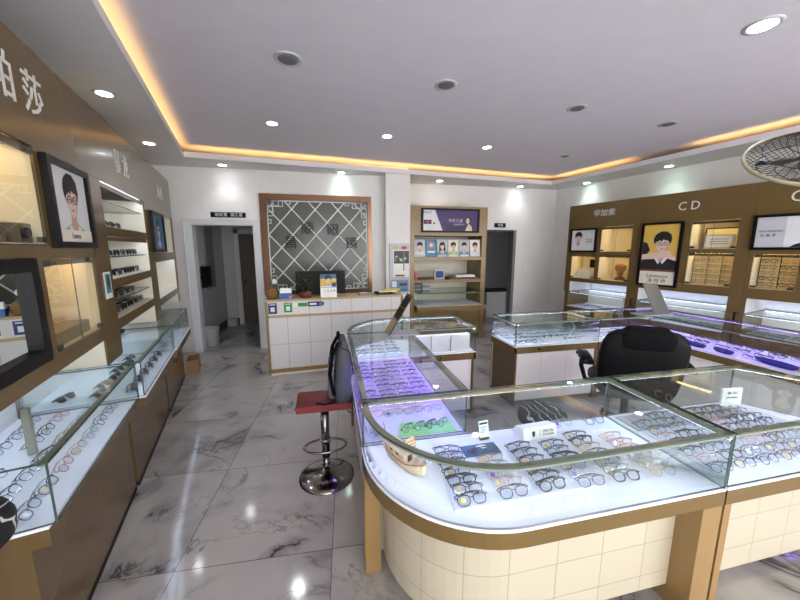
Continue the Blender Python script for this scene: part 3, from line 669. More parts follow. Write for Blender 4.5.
# rear arm
grid_glasses(6, 3, lambda c, r: (1.945+c*.152, 2.985+r*.13), lambda c, r: ['black', 'grey', 'blue', 'black', 'thickblack'][(c*2+r) % 5], 'in rear case by gap', 'glasses in the rear island showcase', z=.652, far=True, rl='from front', jit=.012, skip=((2, 0), (3, 0)))
MB().box(2.22, 2.46, 2.97, 3.03, .651, .70, 'white_sign').solo('riser_block', 'low white riser block in the rear island showcase', 'display block', (2.34, 3.0, .651))
for c in range(3): put_glasses('thickblack', 2.255+c*.085, 3.0, .702, 1.0, f'black rimmed glasses on the low white riser, {ORD[c]} from left', 'glasses on the white riser', far=True, scale=.7)
grid_glasses(4, 3, lambda c, r: (2.95+c*.155, 2.98+r*.13), lambda c, r: ['silver', 'grey', 'silver', 'blue'][(c+r) % 4], 'in rear corner case', 'glasses in the rear right corner showcase', z=.652, far=True, rl='from front', jit=.015)
# right arm
grid_glasses(3, 9, lambda c, r: (3.69+c*.15+(8-r)*.012, 1.45+r*.165), lambda c, r: ['black', 'blue', 'thickblack', 'grey'][(c+r*3) % 4], 'in right arm case', 'glasses in the right arm showcase', z=.652, far=True, rz=-PI/2, rl='from front', jit=.015, skip=((0, 3), (0, 5), (0, 6), (0, 2), (1, 3)))
for k, (y, lab) in enumerate([(2.52, 'dark blue boat-shaped glasses tray in the right arm showcase, farthest'), (2.30, 'dark blue boat-shaped glasses tray in the right arm showcase, middle'), (1.93, 'wide bright blue glasses tray in the right arm showcase, nearest')]):
    w, l = ((.035, .09), (.035, .09), (.05, .16))[k]
    t = local_thing('glasses_case', lab, 'glasses case', (3.645+(2.9-y)*.092, y, .652), -.09, 'blue trays in the right arm showcase')
    MB().lathe([(.7, 0), (.95, .015), (1, .035), (.9, .035), (.85, .012)], 0, 0, 'case_blue', 16, w, l).build('case_shell', t)
m = MB(); m.lathe([(.01, 0), (.035, .012), (.03, .035), (.008, .045)], 0, 0, 'case_yellow', 12); o = m.solo('yellow_ornament', 'small yellow ornament beside the bright blue tray', 'ornament', (0, 0, 0)); o.location = (3.73, 1.76, .652)

# tabletop mirrors on the island glass
t = local_thing('table_mirror', 'dark-backed folding table mirror on the rear left showcase, seen edge on', 'mirror', (.52, 2.78, ZG), 0)
MB().box(-.02, .24, -.10, .09, 0, .006, 'grey_light').build('mirror_base', t)
m = MB(); d = Vector((.205, 0, .335)).normalized(); n = Vector((-d.z, 0, d.x))
def slant(m_, s0, s1, w, t0, t1, mm, y0=0):
    ids = []
    q = []
    for s_ in (s0, s1):
        for tt in (t0, t1):
            q.append((d*s_+n*tt))
    secs = [[(q[0].x-.03, y, q[0].z+.006), (q[1].x-.03, y, q[1].z+.006), (q[3].x-.03, y, q[3].z+.006), (q[2].x-.03, y, q[2].z+.006)] for y in (y0-w, y0+w)]
    m_.loft(secs, mm, False)
slant(m, 0, .395, .095, 0, .008, 'black_frame'); m.build('mirror_panel', t)
m = MB(); slant(m, .0, .13, .093, .0085, .0105, 'oak_pale'); m.build('back_cover', t)
for q0, q1 in ((.131, .15), (.26, .268), (.375, .382)): m = MB(); slant(m, q0, q1, .094, .0085, .011, 'brass'); m.build('brass_band', t)
MB().box(-1.06, -.98, 3.35, 3.70, .9005, .93, 'black_plastic').solo('slim_case', 'slim black case on the second left showcase against the back', 'case', (-1.02, 3.5, .9005), 'W')
t = local_thing('table_mirror', 'grey metal table mirror standing on the corner of the rear showcase', 'mirror', (3.62, 2.92, ZG), 0)
MB().box(-.20, .22, -.02, .16, 0, .008, 'grey_light').build('mirror_base', t)
m = MB(); m.loft([[(-.04, -.01, .009), (.17, -.01, .009), (.17, .0, .009), (-.04, .0, .009)], [(-.21, .03, .36), (-.02, .03, .36), (-.02, .04, .36), (-.21, .04, .36)]], 'steel_brushed', False); m.build('mirror_panel', t)

# ------------------------------------------------------------- left wall units (W frame, face x = -.8)
XF = -.8
def wall_unit(label, y0, y1, top, zf, frontx, uprights, rails, niches, group='bronze wall display cabinets', sgn=1, depth=.42, mm='bronze', basez=.57, plinth=True):
    """sgn 1: faces +x, -1 faces -x.  niches: (ya, yb, za, zb, backmat, led)"""
    t = thing('display_cabinet', label, 'cabinet', (frontx, (y0+y1)/2, 0), 'W', group)
    bx = frontx-sgn*depth
    MB().box(frontx, frontx-sgn*.02, y0+.001, y1-.001, zf, top, mm).build('fascia', t)
    MB().box(frontx-sgn*.02, bx, y0+.002, y1-.002, top-.02, top, mm).build('top_board', t)
    for (a, b, z0, z1) in uprights: MB().box(frontx-.001*sgn, bx, a, b, z0, z1, mm).build('upright', t)
    for (a, b, z0, z1) in rails: MB().box(frontx, bx, a, b, z0, z1, mm).build('shelf_board', t)
    MB().box(bx, bx-sgn*.015, y0+.001, y1-.001, .903, top, 'cream_board').build('back_board', t)
    for (a, b, za, zb, bm, led) in niches:
        m = MB(); bx = frontx-sgn*(depth if led == 'open' else min(depth, .34))
        m.box(bx+sgn*.001, bx+sgn*.006, a, b, za, zb, bm); m.box(frontx-sgn*.012, bx+sgn*.006, a, a+.004, za, zb, bm); m.box(frontx-sgn*.012, bx+sgn*.006, b-.004, b, za, zb, bm)
        
        if led != 'open': m.box(frontx-sgn*.012, bx+sgn*.006, a+.004, b-.004, za, za+.004, bm)
        m.build('niche_lining', t)
        if led and led != 'open': MB().box(frontx-sgn*(.11 if led == 'led_warm' else .03), frontx-sgn*(.13 if led == 'led_warm' else .045), a+.03, b-.03, zb-.002, zb-.001, led).build('light_strip', t); MB().box(frontx-sgn*.014, frontx-sgn*.024, a, b, zb-.03, zb-.0005, mm).build('light_cover', t)
    return t
def sliding_glass(parent, x, y0, y1, z0, z1, sgn, hinges=True):
    m = MB().box(x, x-sgn*.005, y0+.006, (y0+y1)/2, z0+.004, z1-.004, 'glass'); g = m.build('glass_door', parent)
    m = MB().box(x-sgn*.001, x-sgn*.006, (y0+y1)/2+.002, y1-.006, z0+.004, z1-.004, 'glass'); g2 = m.build('glass_door', parent)
    for yy, gg in (((y0+.03), g), ((y1-.03), g2)):
        for zz in (z0+.02, z1-.02):
            MB().box(x+sgn*.006, x-sgn*.012, yy-.022, yy+.022, zz-.012, zz+.012, 'alu_dark').build('hinge', gg)
# unit one
u1 = wall_unit('bronze wall cabinet nearest the camera on the left, with warm lit niches', .9, 2.75, 2.56, 2.105, XF,
    uprights=[(2.64, 2.749, .903, 2.104), (2.12, 2.22, 1.66, 2.104), (2.005, 2.05, 1.15, 1.60), (.901, .96, .903, 2.104)],
    rails=[(.96, 2.64, 1.60, 1.665), (.96, 2.64, 1.075, 1.155)],
    niches=[(1.0, 2.64, .903, 1.075, 'cream_board', 'open'), (1.45, 2.12, 1.67, 2.10, 'niche_back', 'led_warm'), (2.05, 2.64, 1.157, 1.598, 'niche_back', 'led_warm')])
MB().box(XF, XF-.42, 1.40, 1.448, 1.665, 2.104, 'bronze').build('upright', u1)
MB().box(XF-.003, XF-.02, 2.222, 2.638, 1.667, 2.103, 'bronze').build('infill_panel', u1)
MB().box(XF-.02, XF-.03, .962, 2.003, 1.157, 1.598, 'bronze').build('infill_panel', u1)
for (a, b, z0, z1) in ((1.45, 2.12, 1.67, 2.10), (2.05, 2.64, 1.157, 1.598)): sliding_glass(u1, XF-.003, a, b, z0, z1, 1)
u2 = wall_unit('bronze wall cabinet on the left with four rows of sunglasses', 2.75, 4.20, 2.56, 2.105, XF,
    uprights=[(2.751, 2.925, .903, 2.104), (4.075, 4.199, .903, 2.104)],
    rails=[(2.925, 4.075, 1.735, 1.80), (2.925, 4.075, 1.37, 1.435), (2.925, 4.075, 1.08, 1.15)],
    niches=[(2.925, 4.075, .903, 1.08, 'cream_board', 'open'), (2.925, 4.075, 1.80, 2.10, 'cream_board', 'led_cool'), (2.925, 4.075, 1.435, 1.735, 'cream_board', 'led_cool'), (2.925, 4.075, 1.15, 1.37, 'cream_board', None)])
for z in (1.98, 1.585, 1.262): MB().box(XF-.03, XF-.36, 2.93, 4.07, z, z+.008, 'glass').build('glass_shelf', u2)
u3 = wall_unit('bronze wall cabinet at the far left end beside the doorway', 4.20, 5.58, 2.56, 2.055, XF,
    uprights=[(4.201, 4.30, .903, 2.054), (5.50, 5.579, .903, 2.054)], rails=[(4.30, 5.50, 1.53, 1.60), (4.30, 5.50, 1.03, 1.10)],
    niches=[(4.30, 5.50, .903, 1.03, 'cream_board', 'open'), (4.30, 5.50, 1.60, 2.05, 'cream_board', None), (4.30, 5.50, 1.10, 1.53, 'cream_board', 'led_cool')])
def fascia_text(t, body, ycen, z, size, x, sgn, sx=1):
    m = MB(); pl = Plane((x, 0, 0), (0, sgn, 0)); text(m, pl, body, sgn*ycen, z, size, 'signage_metal', .0005, .004, sx); m.build('lettering', t)
fascia_text(u1, '帕 莎', 2.09, 2.335, .20, XF, 1, .9)
fascia_text(u1, '海', 1.70, 2.335, .20, XF, 1, .9)
fascia_text(u2, '暴 龙', 3.47, 2.305, .19, XF, 1, .85)
fascia_text(u3, '海 伦', 4.91, 2.30, .15, XF, 1, .8)
# base cabinets under the left showcases
def left_base(label, y0, y1, xf, deckx, glx, zlow=.03, gap=0):
    t = thing('glass_showcase', label, 'display case', (xf-.25, (y0+y1)/2, 0), 'W', 'glass showcases along the left wall')
    m = MB().box(xf, XL+.05, y0, y1, .03, ZB, 'bronze_side'); m.build('base_cabinet', t)
    MB().box(xf+.003, XL+.06, y0+.004, y1-.004, .0, .028, 'black_plastic').build('plinth', t); MB().box(XL+.05, XL+.062, y0+.013, y1-.013, ZD+.001, ZG-.009, 'white_board').build('back_board', t)
    n = max(1, round((y1-y0)/.48))
    for k in range(1, n): MB().box(xf+.0005, xf-.0001, y0+(y1-y0)*k/n-.003, y0+(y1-y0)*k/n+.003, .05, ZB-.02, 'wood_brown').build('door_seam', t)
    MB().box(deckx, XL+.05, y0, y1, ZB, ZD-.013, 'bronze_side').build('fascia_band', t)
    MB().box(deckx, XL+.05, y0, y1, ZD-.012, ZD, 'deck_white').build('deck', t)
    MB().box(glx-.0, XL+.06, y0, y1, ZG-.008, ZG, 'glass').build('top_glass', t)
    MB().box(glx-.004, glx-.012, y0+.004, y1-.004, ZD+.001, ZG-.009, 'glass').build('front_glass', t)
    MB().box(glx-.012, XL+.06, y0+.004, y0+.012, ZD+.001, ZG-.009, 'glass').build('side_glass', t)
    MB().box(glx-.012, XL+.06, y1-.012, y1-.004, ZD+.001, ZG-.009, 'glass').build('side_glass', t)
    MB().box(glx-.013, glx-.037, y0+.013, y1-.013, ZG-.020, ZG-.009, 'alu_profile').build('top_profile', t)
    MB().box(XL+.10, XL+.115, y0+.02, y1-.02, ZG-.0102, ZG-.0092, 'led_cool').build('light_strip', t)  # extra rear strip, added to brighten the case beyond its front lighting
    MB().box(glx-.018, glx-.032, y0+.02, y1-.02, ZG-.0212, ZG-.0204, 'led_cool').build('light_strip', t)
    return t
L1 = left_base('large glass showcase at the near left full of glasses', 1.50, 2.62, -.745, -.69, -.66)
L2 = left_base('glass showcase on the left with dark sunglasses on its deck', 2.66, 3.80, -.74, -.638, -.64)
L3 = left_base('small glass showcase at the far left beside the doorway', 3.82, 4.86, -.735, -.625, -.635)
MB().box(-.96, -.99, 2.10, 2.12, ZD+.001, ZG-.01, 'alu_profile').build('glass_support', L1)
grid_glasses(4, 7, lambda c, r: (-.765-c*.115, 1.61+r*.148), lambda c, r: ['grey', 'silver', 'black', 'grey', 'rose', 'grey', 'gold'][(c*3+r*2) % 7], 'in near left showcase', 'glasses in the near left showcase', rz=PI/2, fr='W', z=.652, rl='from camera', cl='line from aisle', rr='place', jit=.006, scale=.98, skip=((2, 3),))
for r in range(6):
    put_glasses('sunfold', -.72-.0*(r % 2), 2.82+.168*r, .652, PI/2+.2, f'dark sunglasses on the deck of second left showcase, {ORD[r]} from camera', 'sunglasses in the second left showcase', 'W', name='sunglasses', cat='sunglasses')
for r in range(4):
    put_glasses('grey', -.72-.08*(r % 2), 3.95+.2*r, .652, PI/2, f'grey rimmed glasses in the far left showcase, {ORD[r]} from camera', 'glasses in the far left showcase', 'W', far=True)
for r in range(6): put_glasses('sunfold', -.90-.03*(r % 2), 2.80+.165*r, .652, PI/2-.2, f'dark sunglasses in the rear line of second left showcase, {ORD[r]} from camera', 'sunglasses in the second left showcase', 'W', name='sunglasses', cat='sunglasses')
put_glasses('sunfold', -1.08, 2.80, .652+0, 1.2, 'black sunglasses lying askew at the rear near corner of second left showcase', 'sunglasses in the second left showcase', 'W', name='sunglasses', cat='sunglasses')
rows = [(1.806, 4, 'on bronze board of top niche', 3.02, .155), (1.595, 6, 'on upper glass shelf', 3.02, .165), (1.441, 6, 'on middle bronze board', 3.02, .172), (1.272, 5, 'on lower glass shelf', 3.02, .16), (1.156, 6, 'on lowest bronze board', 3.02, .172)]
for z, n, wh, ys, dy in rows:
    for k in range(n): put_glasses('sun', XF-.07, ys+dy*k+random.uniform(-.005, .005), z, PI/2+random.uniform(-.08, .08), f'black sunglasses {wh} of left cabinet, {ORD[k]} from camera', 'sunglasses on the left cabinet shelves', 'W', name='sunglasses', cat='sunglasses')
# posters on the left
def face_left(y, z, x=XF): return Plane((x+.001, y, z), (0, 1, 0))
def art_green(a, p):
    portrait(a, p, .25, .265, .20, 'cloth_green', lim=(.034, .446, .034)); slab(a, p, .035, .445, .035, .095, .003, .004, 'print_cream'); text(a, p, 'Lanvos', .24, .064, .042, 'ink', .004, .001, .9)
framed('framed_poster', 'framed poster of a person in glasses and green top on the near left cabinet', face_left(2.155, 1.652), .48, .438, .032, art_green, 'framed posters on the cabinets', base=(XF, 2.47, 1.655), fr='W')
def art_blue(a, p):
    slab(a, p, .035, .575, .035, .40, .001, .0014, 'print_blue'); portrait(a, p, .30, .255, .19, 'cloth_blue', d=.002, lim=(.034, .566, .034))
framed('framed_poster', 'framed blue portrait poster on the far left cabinet', face_left(4.22, 1.612), .60, .43, .032, art_blue, 'framed posters on the cabinets', base=(XF, 4.63, 1.612), fr='W')
t = thing('wall_mirror', 'large black framed mirror on the near left cabinet', 'mirror', (XF, 1.5, 1.15), 'W')
f = MB(); p = Plane((XF-.018, 1.0, 1.163), (0, 1, 0)); w, h, fw = .937, .447, .055
for b in ((0, w, 0, fw), (0, w, h-fw, h), (0, fw, fw, h-fw), (w-fw, w, fw, h-fw)): slab(f, p, *b, 0, .045, 'black_frame')
f.build('frame', t); m = MB(); slab(m, p, fw, w-fw, fw, h-fw, .004, .018, 'mirror_glass'); m.build('mirror_panel', t)
m = MB(); p = Plane((XF+.001, 2.745, 1.32), (0, 1, 0)); slab(m, p, 0, .115, 0, .175, 0, .004, 'paper'); slab(m, p, .012, .103, .035, .162, .004, .005, 'print_teal'); blob(m, p, .06, .11, .03, .05, 'leaf', .0055); m.solo('picture_card', 'small instant photo card stuck to the upright between left cabinets', 'card', (XF, 2.80, 1.32), 'W')
# contents of warm niches
t = thing('ornament', 'dark animal ornament in the upper warm niche by the left edge', 'ornament', (-.93, 1.90, 1.675), 'W')
MB().box(-1.0, -.88, 1.80, 2.0, 1.675, 1.70, 'wood_brown').build('ornament_stand', t)
m = MB(); m.loft([[(-.94+.03*math.cos(a)*s_, 1.80+.03*k, 1.80+.028*math.sin(a)*s_+.02*k*0) for a in [i*PI/4 for i in range(8)]] for k, s_ in enumerate((.3, .8, 1.1, 1.2, 1.0, .6, .3))], 'dark_grey'); m.tube([(-.94, 1.94, 1.82), (-.94, 1.98, 1.87), (-.94, 1.90, 1.90)], .012, 'wood_brown', 6); m.build('ornament_figure', t)
for k, (x_, y_) in enumerate(((-.92, 1.83), (-.96, 1.83), (-.92, 1.95), (-.96, 1.95))): MB().tube([(x_, y_, 1.70), (x_, y_, 1.79)], .007, 'dark_grey', 6).build('leg', t)
t = thing('box', 'small silver speaker box in the upper warm niche', 'box', (-.9, 2.0, 1.675), 'W'); MB().box(-.92, -.84, 2.01, 2.10, 1.675, 1.76, 'steel_brushed').build('body', t); MB().tube([(-.839, 2.055, 1.72), (-.83, 2.055, 1.72)], .022, 'ink', 12).build('dial', t)
t = thing('certificate', 'pale green certificate leaning in the lower warm niche', 'certificate', (-1.0, 2.25, 1.22), 'W')
p = Plane((-1.02, 2.10, 1.232), (.12, 1, 0), (-.15, 0, 1)); m = MB(); slab(m, p, 0, .27, 0, .28, 0, .006, 'cert_paper'); m.build('sheet', t)
m = MB(); slab(m, p, .20, .24, .02, .26, .006, .007, 'cert_green'); slab(m, p, .02, .19, .02, .03, .006, .007, 'cert_green'); slab(m, p, .02, .19, .25, .26, .006, .007, 'cert_green')
for k in range(2): slab(m, p, .05, .17, .15-.02*k, .158-.02*k, .006, .007, 'ink')
m.build('print', t)
m = MB(); m.box(-1.12, -.84, 2.08, 2.56, 1.162, 1.23, 'oak'); m.solo('wooden_riser', 'long wooden riser block in the lower warm niche', 'display block', (-1.0, 2.3, 1.162), 'W')
for k in range(3): put_glasses('gold', -.92, 2.18+.14*k, 1.231, PI/2, f'gold rimmed glasses on the wooden riser, {ORD[k]} from camera', 'glasses on the wooden riser', 'W', name='eyeglasses')
m = MB(); m.lathe([(.02, 0), (.06, .01), (.075, .04), (.07, .04), (.05, .014)], 0, 0, 'grey_light', 16); o = m.solo('dish', 'small grey dish on the far left showcase glass', 'dish', (0, 0, 0)); o.location = (*w2u(-.95, 4.45), .90)
m = MB(); m.lathe([(.06, 0), (.09, .02), (.05, .06), (.01, .075)], 0, 0, 'wood_brown', 12, 1, 1.4); o = m.solo('cap', 'dark rounded cap in the far left open niche', 'cap', (0, 0, 0)); o.location = (*w2u(-.95, 4.50), 1.105)
# cardboard box by the far left base
t = thing('cardboard_box', 'open brown cardboard box on the floor by the left doorway', 'box', (-.66, 5.02, 0), 'W')
m = MB(); x0, x1, y0, y1, h = -.72, -.585, 4.90, 5.20, .19
m.box(x0, x1, y0, y1, 0, .005, 'cardboard'); m.box(x0, x0+.005, y0, y1, .005, h, 'cardboard'); m.box(x1-.005, x1, y0, y1, .005, h, 'cardboard'); m.box(x0+.005, x1-.005, y0, y0+.005, .005, h, 'cardboard'); m.box(x0+.005, x1-.005, y1-.005, y1, .005, h, 'cardboard'); m.build('box_body', t)

# ------------------------------------------------------------- right wall units (W frame, face x = 5.25)
XQ = 5.25
DR = .6
def right_unit(label, y0, y1, uprights, rails, niches):
    return wall_unit(label, y0, y1, 2.375, 1.99, XQ, uprights, rails, niches, 'bronze wall display cabinets', -1, DR)
r1 = right_unit('bronze wall cabinet on the right with lighted niches, farthest from camera', 2.80, 3.94,
    [(3.84, 3.939, .903, 1.989), (2.801, 2.88, .903, 1.989), (3.35, 3.41, 1.145, 1.989)], [(2.88, 3.84, 1.545, 1.60), (2.88, 3.84, 1.08, 1.145)],
    [(2.88, 3.84, .903, 1.08, 'white_board', 'open'), (2.88, 3.35, 1.60, 1.98, 'niche_back', 'led_warm'), (3.41, 3.84, 1.145, 1.545, 'niche_back', 'led_warm'), (2.88, 3.35, 1.145, 1.545, 'niche_back', 'led_warm')])
MB().box(XQ+.002, XQ+.02, 3.412, 3.838, 1.602, 1.988, 'bronze').build('infill_panel', r1)
r2 = right_unit('bronze wall cabinet on the right with the tall yellow portrait poster', 1.61, 2.80,
    [(2.72, 2.799, .903, 1.989), (1.611, 1.73, .903, 1.989), (2.18, 2.25, 1.2, 1.989)], [(1.73, 2.18, 1.59, 1.645), (1.73, 2.72, 1.08, 1.19)],
    [(1.73, 2.72, .903, 1.08, 'white_board', 'open'), (1.73, 2.18, 1.645, 1.985, 'niche_back', 'led_warm'), (1.73, 2.18, 1.19, 1.59, 'niche_back', 'led_warm')])
MB().box(XQ+.002, XQ+.02, 2.252, 2.718, 1.192, 1.988, 'bronze').build('infill_panel', r2)
r3 = right_unit('bronze wall cabinet on the right nearest the ceiling fan', -.4, 1.61,
    [(1.57, 1.609, .903, 1.989), (-.399, -.3, .903, 1.989), (1.17, 1.22, 1.2, 1.6), (.3, .36, 1.2, 1.989)], [(-.3, 1.57, 1.585, 1.64), (-.3, 1.57, 1.08, 1.20)],
    [(.3, 1.57, .903, 1.08, 'white_board', 'open'), (1.22, 1.57, 1.20, 1.585, 'niche_back', 'led_warm'), (.60, 1.17, 1.20, 1.585, 'niche_back', 'led_warm')])
MB().box(XQ+.002, XQ+.02, .362, 1.568, 1.642, 1.988, 'bronze').build('infill_panel', r3)
for (a, b, z0, z1, u) in ((2.88, 3.35, 1.60, 1.98, r1), (3.41, 3.84, 1.145, 1.545, r1), (2.88, 3.35, 1.145, 1.545, r1), (1.73, 2.18, 1.645, 1.985, r2), (1.73, 2.18, 1.19, 1.59, r2), (1.22, 1.57, 1.20, 1.585, r3)): sliding_glass(u, XQ+.003, a, b, z0, z1, -1)
fascia_text(r1, '毕加索', 3.33, 2.205, .115, XQ, -1)
fascia_text(r2, 'C D', 2.235, 2.19, .15, XQ, -1, .9)
fascia_text(r3, 'G', 1.31, 2.185, .16, XQ, -1)
def right_case(label, y0, y1, k):
    t = thing('glass_showcase', label, 'display case', (XQ, (y0+y1)/2, .0), 'W', 'glass showcases along the right wall')
    x0 = XQ-.03; x1 = XQ+DR-.03
    for (a, b) in ((y0-.075, y0-.002), (y1+.002, y1+.075)): MB().box(XQ, x1, a, b, 0, .90, 'bronze').build('pilaster', t)
    MB().box(x1-.012, x1, y0, y1, ZD+.001, ZG-.009, 'cream_board').build('back_board', t)
    MB().box(x0+.03, x1, y0, y1, .03, ZB, 'bronze').build('base_cabinet', t)
    MB().box(x0, x1, y0, y1, ZB, ZD-.013, 'bronze').build('fascia_band', t); MB().box(x0, x1, y0, y1, ZD-.012, ZD, 'deck_white').build('deck', t)
    MB().box(x0, x1, y0, y1, ZG-.008, ZG, 'glass').build('top_glass', t); MB().box(x0+.004, x0+.012, y0, y1, ZD+.001, ZG-.009, 'glass').build('front_glass', t)
    MB().box(x0+.018, x0+.032, y0+.02, y1-.02, ZG-.0152, ZG-.0144, 'led_cool').build('light_strip', t); MB().box(x0+.013, x0+.037, y0+.013, y1-.013, ZG-.014, ZG-.009, 'alu_profile').build('top_profile', t)
    MB().box(x1-.05, x1-.035, y0+.02, y1-.02, ZG-.0102, ZG-.0092, 'led_cool').build('light_strip', t)  # second strip added at the back to brighten the deep back board
    n = int((y1-y0-.06)/.15)
    for c in range(2):
        for r in range(n): put_glasses(['grey', 'blue', 'silver', 'black'][(r+c*3) % 4], x0+.10+.14*c, y1-.11-r*.15, .652, -PI/2, f'glasses in {k}, {["front", "rear"][c]} line, {ORD[r]} from back corner', f'glasses in {k}', 'W', far=True)
right_case('wall showcase at the far right below the lighted niches', 2.89, 3.84, 'far right wall case')
right_case('wall showcase on the right below the yellow portrait poster', 1.735, 2.715, 'middle right wall case')
right_case('wall showcase on the right nearest the camera', .3, 1.565, 'near right wall case')
def face_right(y, z): return Plane((XQ-.001, y, z), (0, -1, 0))
def art_white(a, p):
    slab(a, p, .03, .44, .03, .36, .001, .0012, 'print_white'); portrait(a, p, .15, .245, .15, 'cloth_white', False, d=.002, lim=(.03, .44, .03)); text(a, p, 'LAVMOON', .34, .21, .028, 'ink', .002, .001, .8); text(a, p, '洛特伊', .34, .17, .036, 'ink', .002, .001)
framed('framed_poster', 'small framed white portrait poster at the far end of the right wall', face_right(3.875, 1.59), .47, .39, .028, art_white, 'framed posters on the cabinets', base=(XQ, 3.64, 1.59), fr='W')
def art_yellow(a, p):
    w, h = .49, .88
    slab(a, p, .03, w-.03, .20, h-.03, .001, .0012, 'print_yellow'); slab(a, p, .03, w-.03, .21, .37, .0013, .0015, 'print_brown'); slab(a, p, .03, w-.03, .03, .205, .0013, .0016, 'print_cream')
    portrait(a, p, .27, .60, .25, 'cloth_black', d=.002, lim=(.032, .458, .21))
    shape(a, p, [(.035, .37), (.035, .44), (.16, .46), (.36, .50), (.40, .44), (.46, .40), (.46, .355), (.33, .40), (.2, .38)], 'skin', .0048); shape(a, p, [(.035, .44), (.035, .62), (.09, .60), (.13, .50), (.10, .45)], 'cloth_black', .0046)
    text(a, p, 'Lavmoon', .25, .145, .075, 'ink', .002, .001, .95); text(a, p, '洛 特 伊', .25, .075, .062, 'ink', .002, .001)
framed('framed_poster', 'tall framed yellow poster of a person in glasses resting on folded arms', face_right(2.745, 1.125), .49, .88, .03, art_yellow, 'framed posters on the cabinets', base=(XQ, 2.5, 1.125), fr='W')
def art_right(a, p):
    slab(a, p, .03, .25, .03, .35, .001, .0013, 'print_grey'); slab(a, p, .25, .72, .03, .35, .001, .0013, 'print_white'); portrait(a, p, .46, .21, .17, 'cloth_black', True, d=.002, longhair=True, lim=(.25, .72, .03))
    text(a, p, 'ARVI XUAN NO', .14, .20, .030, 'ink', .002, .001, .85); text(a, p, '派 帕 罗', .125, .155, .036, 'ink', .002, .001)
framed('framed_poster', 'wide framed white poster with lettering left, at the right edge below the fan', face_right(1.605, 1.635), .75, .38, .028, art_right, 'framed posters on the cabinets', base=(XQ, 1.25, 1.635), fr='W')
# right niches
def cert(label, y0, z, w, h, fm, pm, x):
    t = thing('certificate', label, 'certificate', (x, y0, z), 'W', 'framed certificates in the right niche'); p = Plane((x, y0, z), (0, -1, 0), (.12, 0, 1))
    f = MB(); slab(f, p, 0, w, 0, h, 0, .015, fm); f.build('frame', t); m = MB(); slab(m, p, .018, w-.018, .018, h-.018, .015, .017, pm)
    for k in range(3): slab(m, p, .05, w-.05, h*.30+.03*k, h*.30+.006+.03*k, .017, .018, 'ink')
    m.build('sheet', t)
cert('large dark red framed certificate in the upper right wall niche', 2.12, 1.652, .36, .26, 'cert_frame', 'cert_paper', XQ+.22)
cert('pale framed certificate leaning in front of the dark red framed one', 2.08, 1.652, .28, .17, 'print_grey', 'paper', XQ+.14)
t = thing('brochure_stand', 'stepped white brochure stand with dark card in the far right niche', 'stand', (XQ+.2, 3.6, 1.15), 'W')
m = MB()
for k in range(5): m.box(XQ+.06+.04*k, XQ+.10+.04*k, 3.52, 3.80, 1.15, 1.18+.035*k, 'white_sign')
m.build('steps', t); MB().box(XQ+.28, XQ+.29, 3.48, 3.68, 1.15, 1.46, 'ink').build('backing_card', t); MB().box(XQ+.1, XQ+.11, 3.43, 3.47, 1.15, 1.42, 'paper').build('price_strip', t)
t = thing('ornament', 'amber stone ornament on a dark stand in the far right niche', 'ornament', (XQ+.2, 3.1, 1.15), 'W')
MB().lathe([(.07, 1.15), (.075, 1.17), (.05, 1.20), (.03, 1.21)], XQ+.2, 3.11, 'wood_brown', 14).build('ornament_stand', t)
m = MB(); m.lathe([(.02, 1.21), (.045, 1.23), (.05, 1.28), (.085, 1.33), (.07, 1.39), (.02, 1.41)], XQ+.2, 3.11, 'amber_deco', 12, .6, 1.1); m.build('ornament_figure', t)
def rack(label, yc, w, z0, rows, cols, k, off=.12, kinds=('gold', 'black', 'brown')):
    t = thing('display_rack', label, 'rack', (XQ+off, yc, z0), 'W', 'glasses racks in the right niches')
    m = MB()
    for s_ in range(cols+1): y = yc-w/2+w*s_/cols; m.box(XQ+off+.03, XQ+off+.04, y-.003, y+.003, z0, z0+.36, 'black_plastic' if k else 'brass')
    m.build('rack_post', t)
    for r in range(rows): MB().box(XQ+off-.008, XQ+off+.03, yc-w/2, yc+w/2, z0+.022+.065*r, z0+.0242+.065*r, 'brass').build('rack_bar', t)
    for r in range(rows):
        for c in range(cols):
            put_glasses(kinds[(r+c) % 3]+'_up', XQ+off-.0, yc+w/2-w*(c+.5)/cols, z0+.0245+.065*r, -PI/2, f'glasses on {["brass", "black"][k]} niche rack, {ORD[r]} bar up, {ORD[c]} from left', 'glasses on the niche racks', 'W', far=True, scale=.9 if w/cols < .14 else 1)
rack('brass rack of glasses in the warm niche below the certificates', 1.955, .42, 1.195, 5, 3, 0)
rack('black rack of glasses in the warm niche nearest the fan', 1.39, .32, 1.205, 5, 2, 1, kinds=('black', 'thickblack', 'gold'))

# ------------------------------------------------------------- back cabinet
t = thing('shelf_cabinet', 'tall oak shelf cabinet against the back wall between pillar and doorway', 'cabinet', (2.06, 5.8, 0))
y0, y1 = 5.48, 6.12
MB().box(1.352, 1.44, y0, y1, 0, 2.37, 'oak').build('side_panel', t); MB().box(2.69, 2.78, y0, y1, 0, 2.37, 'oak').build('side_panel', t)
MB().box(1.44, 2.69, y0+.001, y1, 1.87, 2.37, 'oak').build('header_panel', t)
MB().box(1.44, 2.69, y1-.02, y1, .1, 1.87, 'cream_board').build('back_board', t)
MB().box(1.44, 2.69, y0+.002, y1-.02, 1.445, 1.505, 'oak').build('shelf_board', t); MB().box(1.44, 2.69, y0+.002, y1-.02, 1.05, 1.10, 'oak').build('shelf_board', t)
MB().box(1.44, 2.69, y0+.03, y1-.02, .06, .55, 'wood_brown').build('base_cabinet', t)
for k in range(3): MB().box(1.445+.415*k, 1.85+.415*k, y0+.012, y0+.029, .08, .545, 'oak').build('door', t)
MB().box(1.47, 2.76, y0-.12, y1-.03, .55, .64, 'oak').build('fascia_band', t)
MB().box(1.47, 2.69, y0-.10, y1-.03, .64, .65, 'deck_white').build('deck', t)
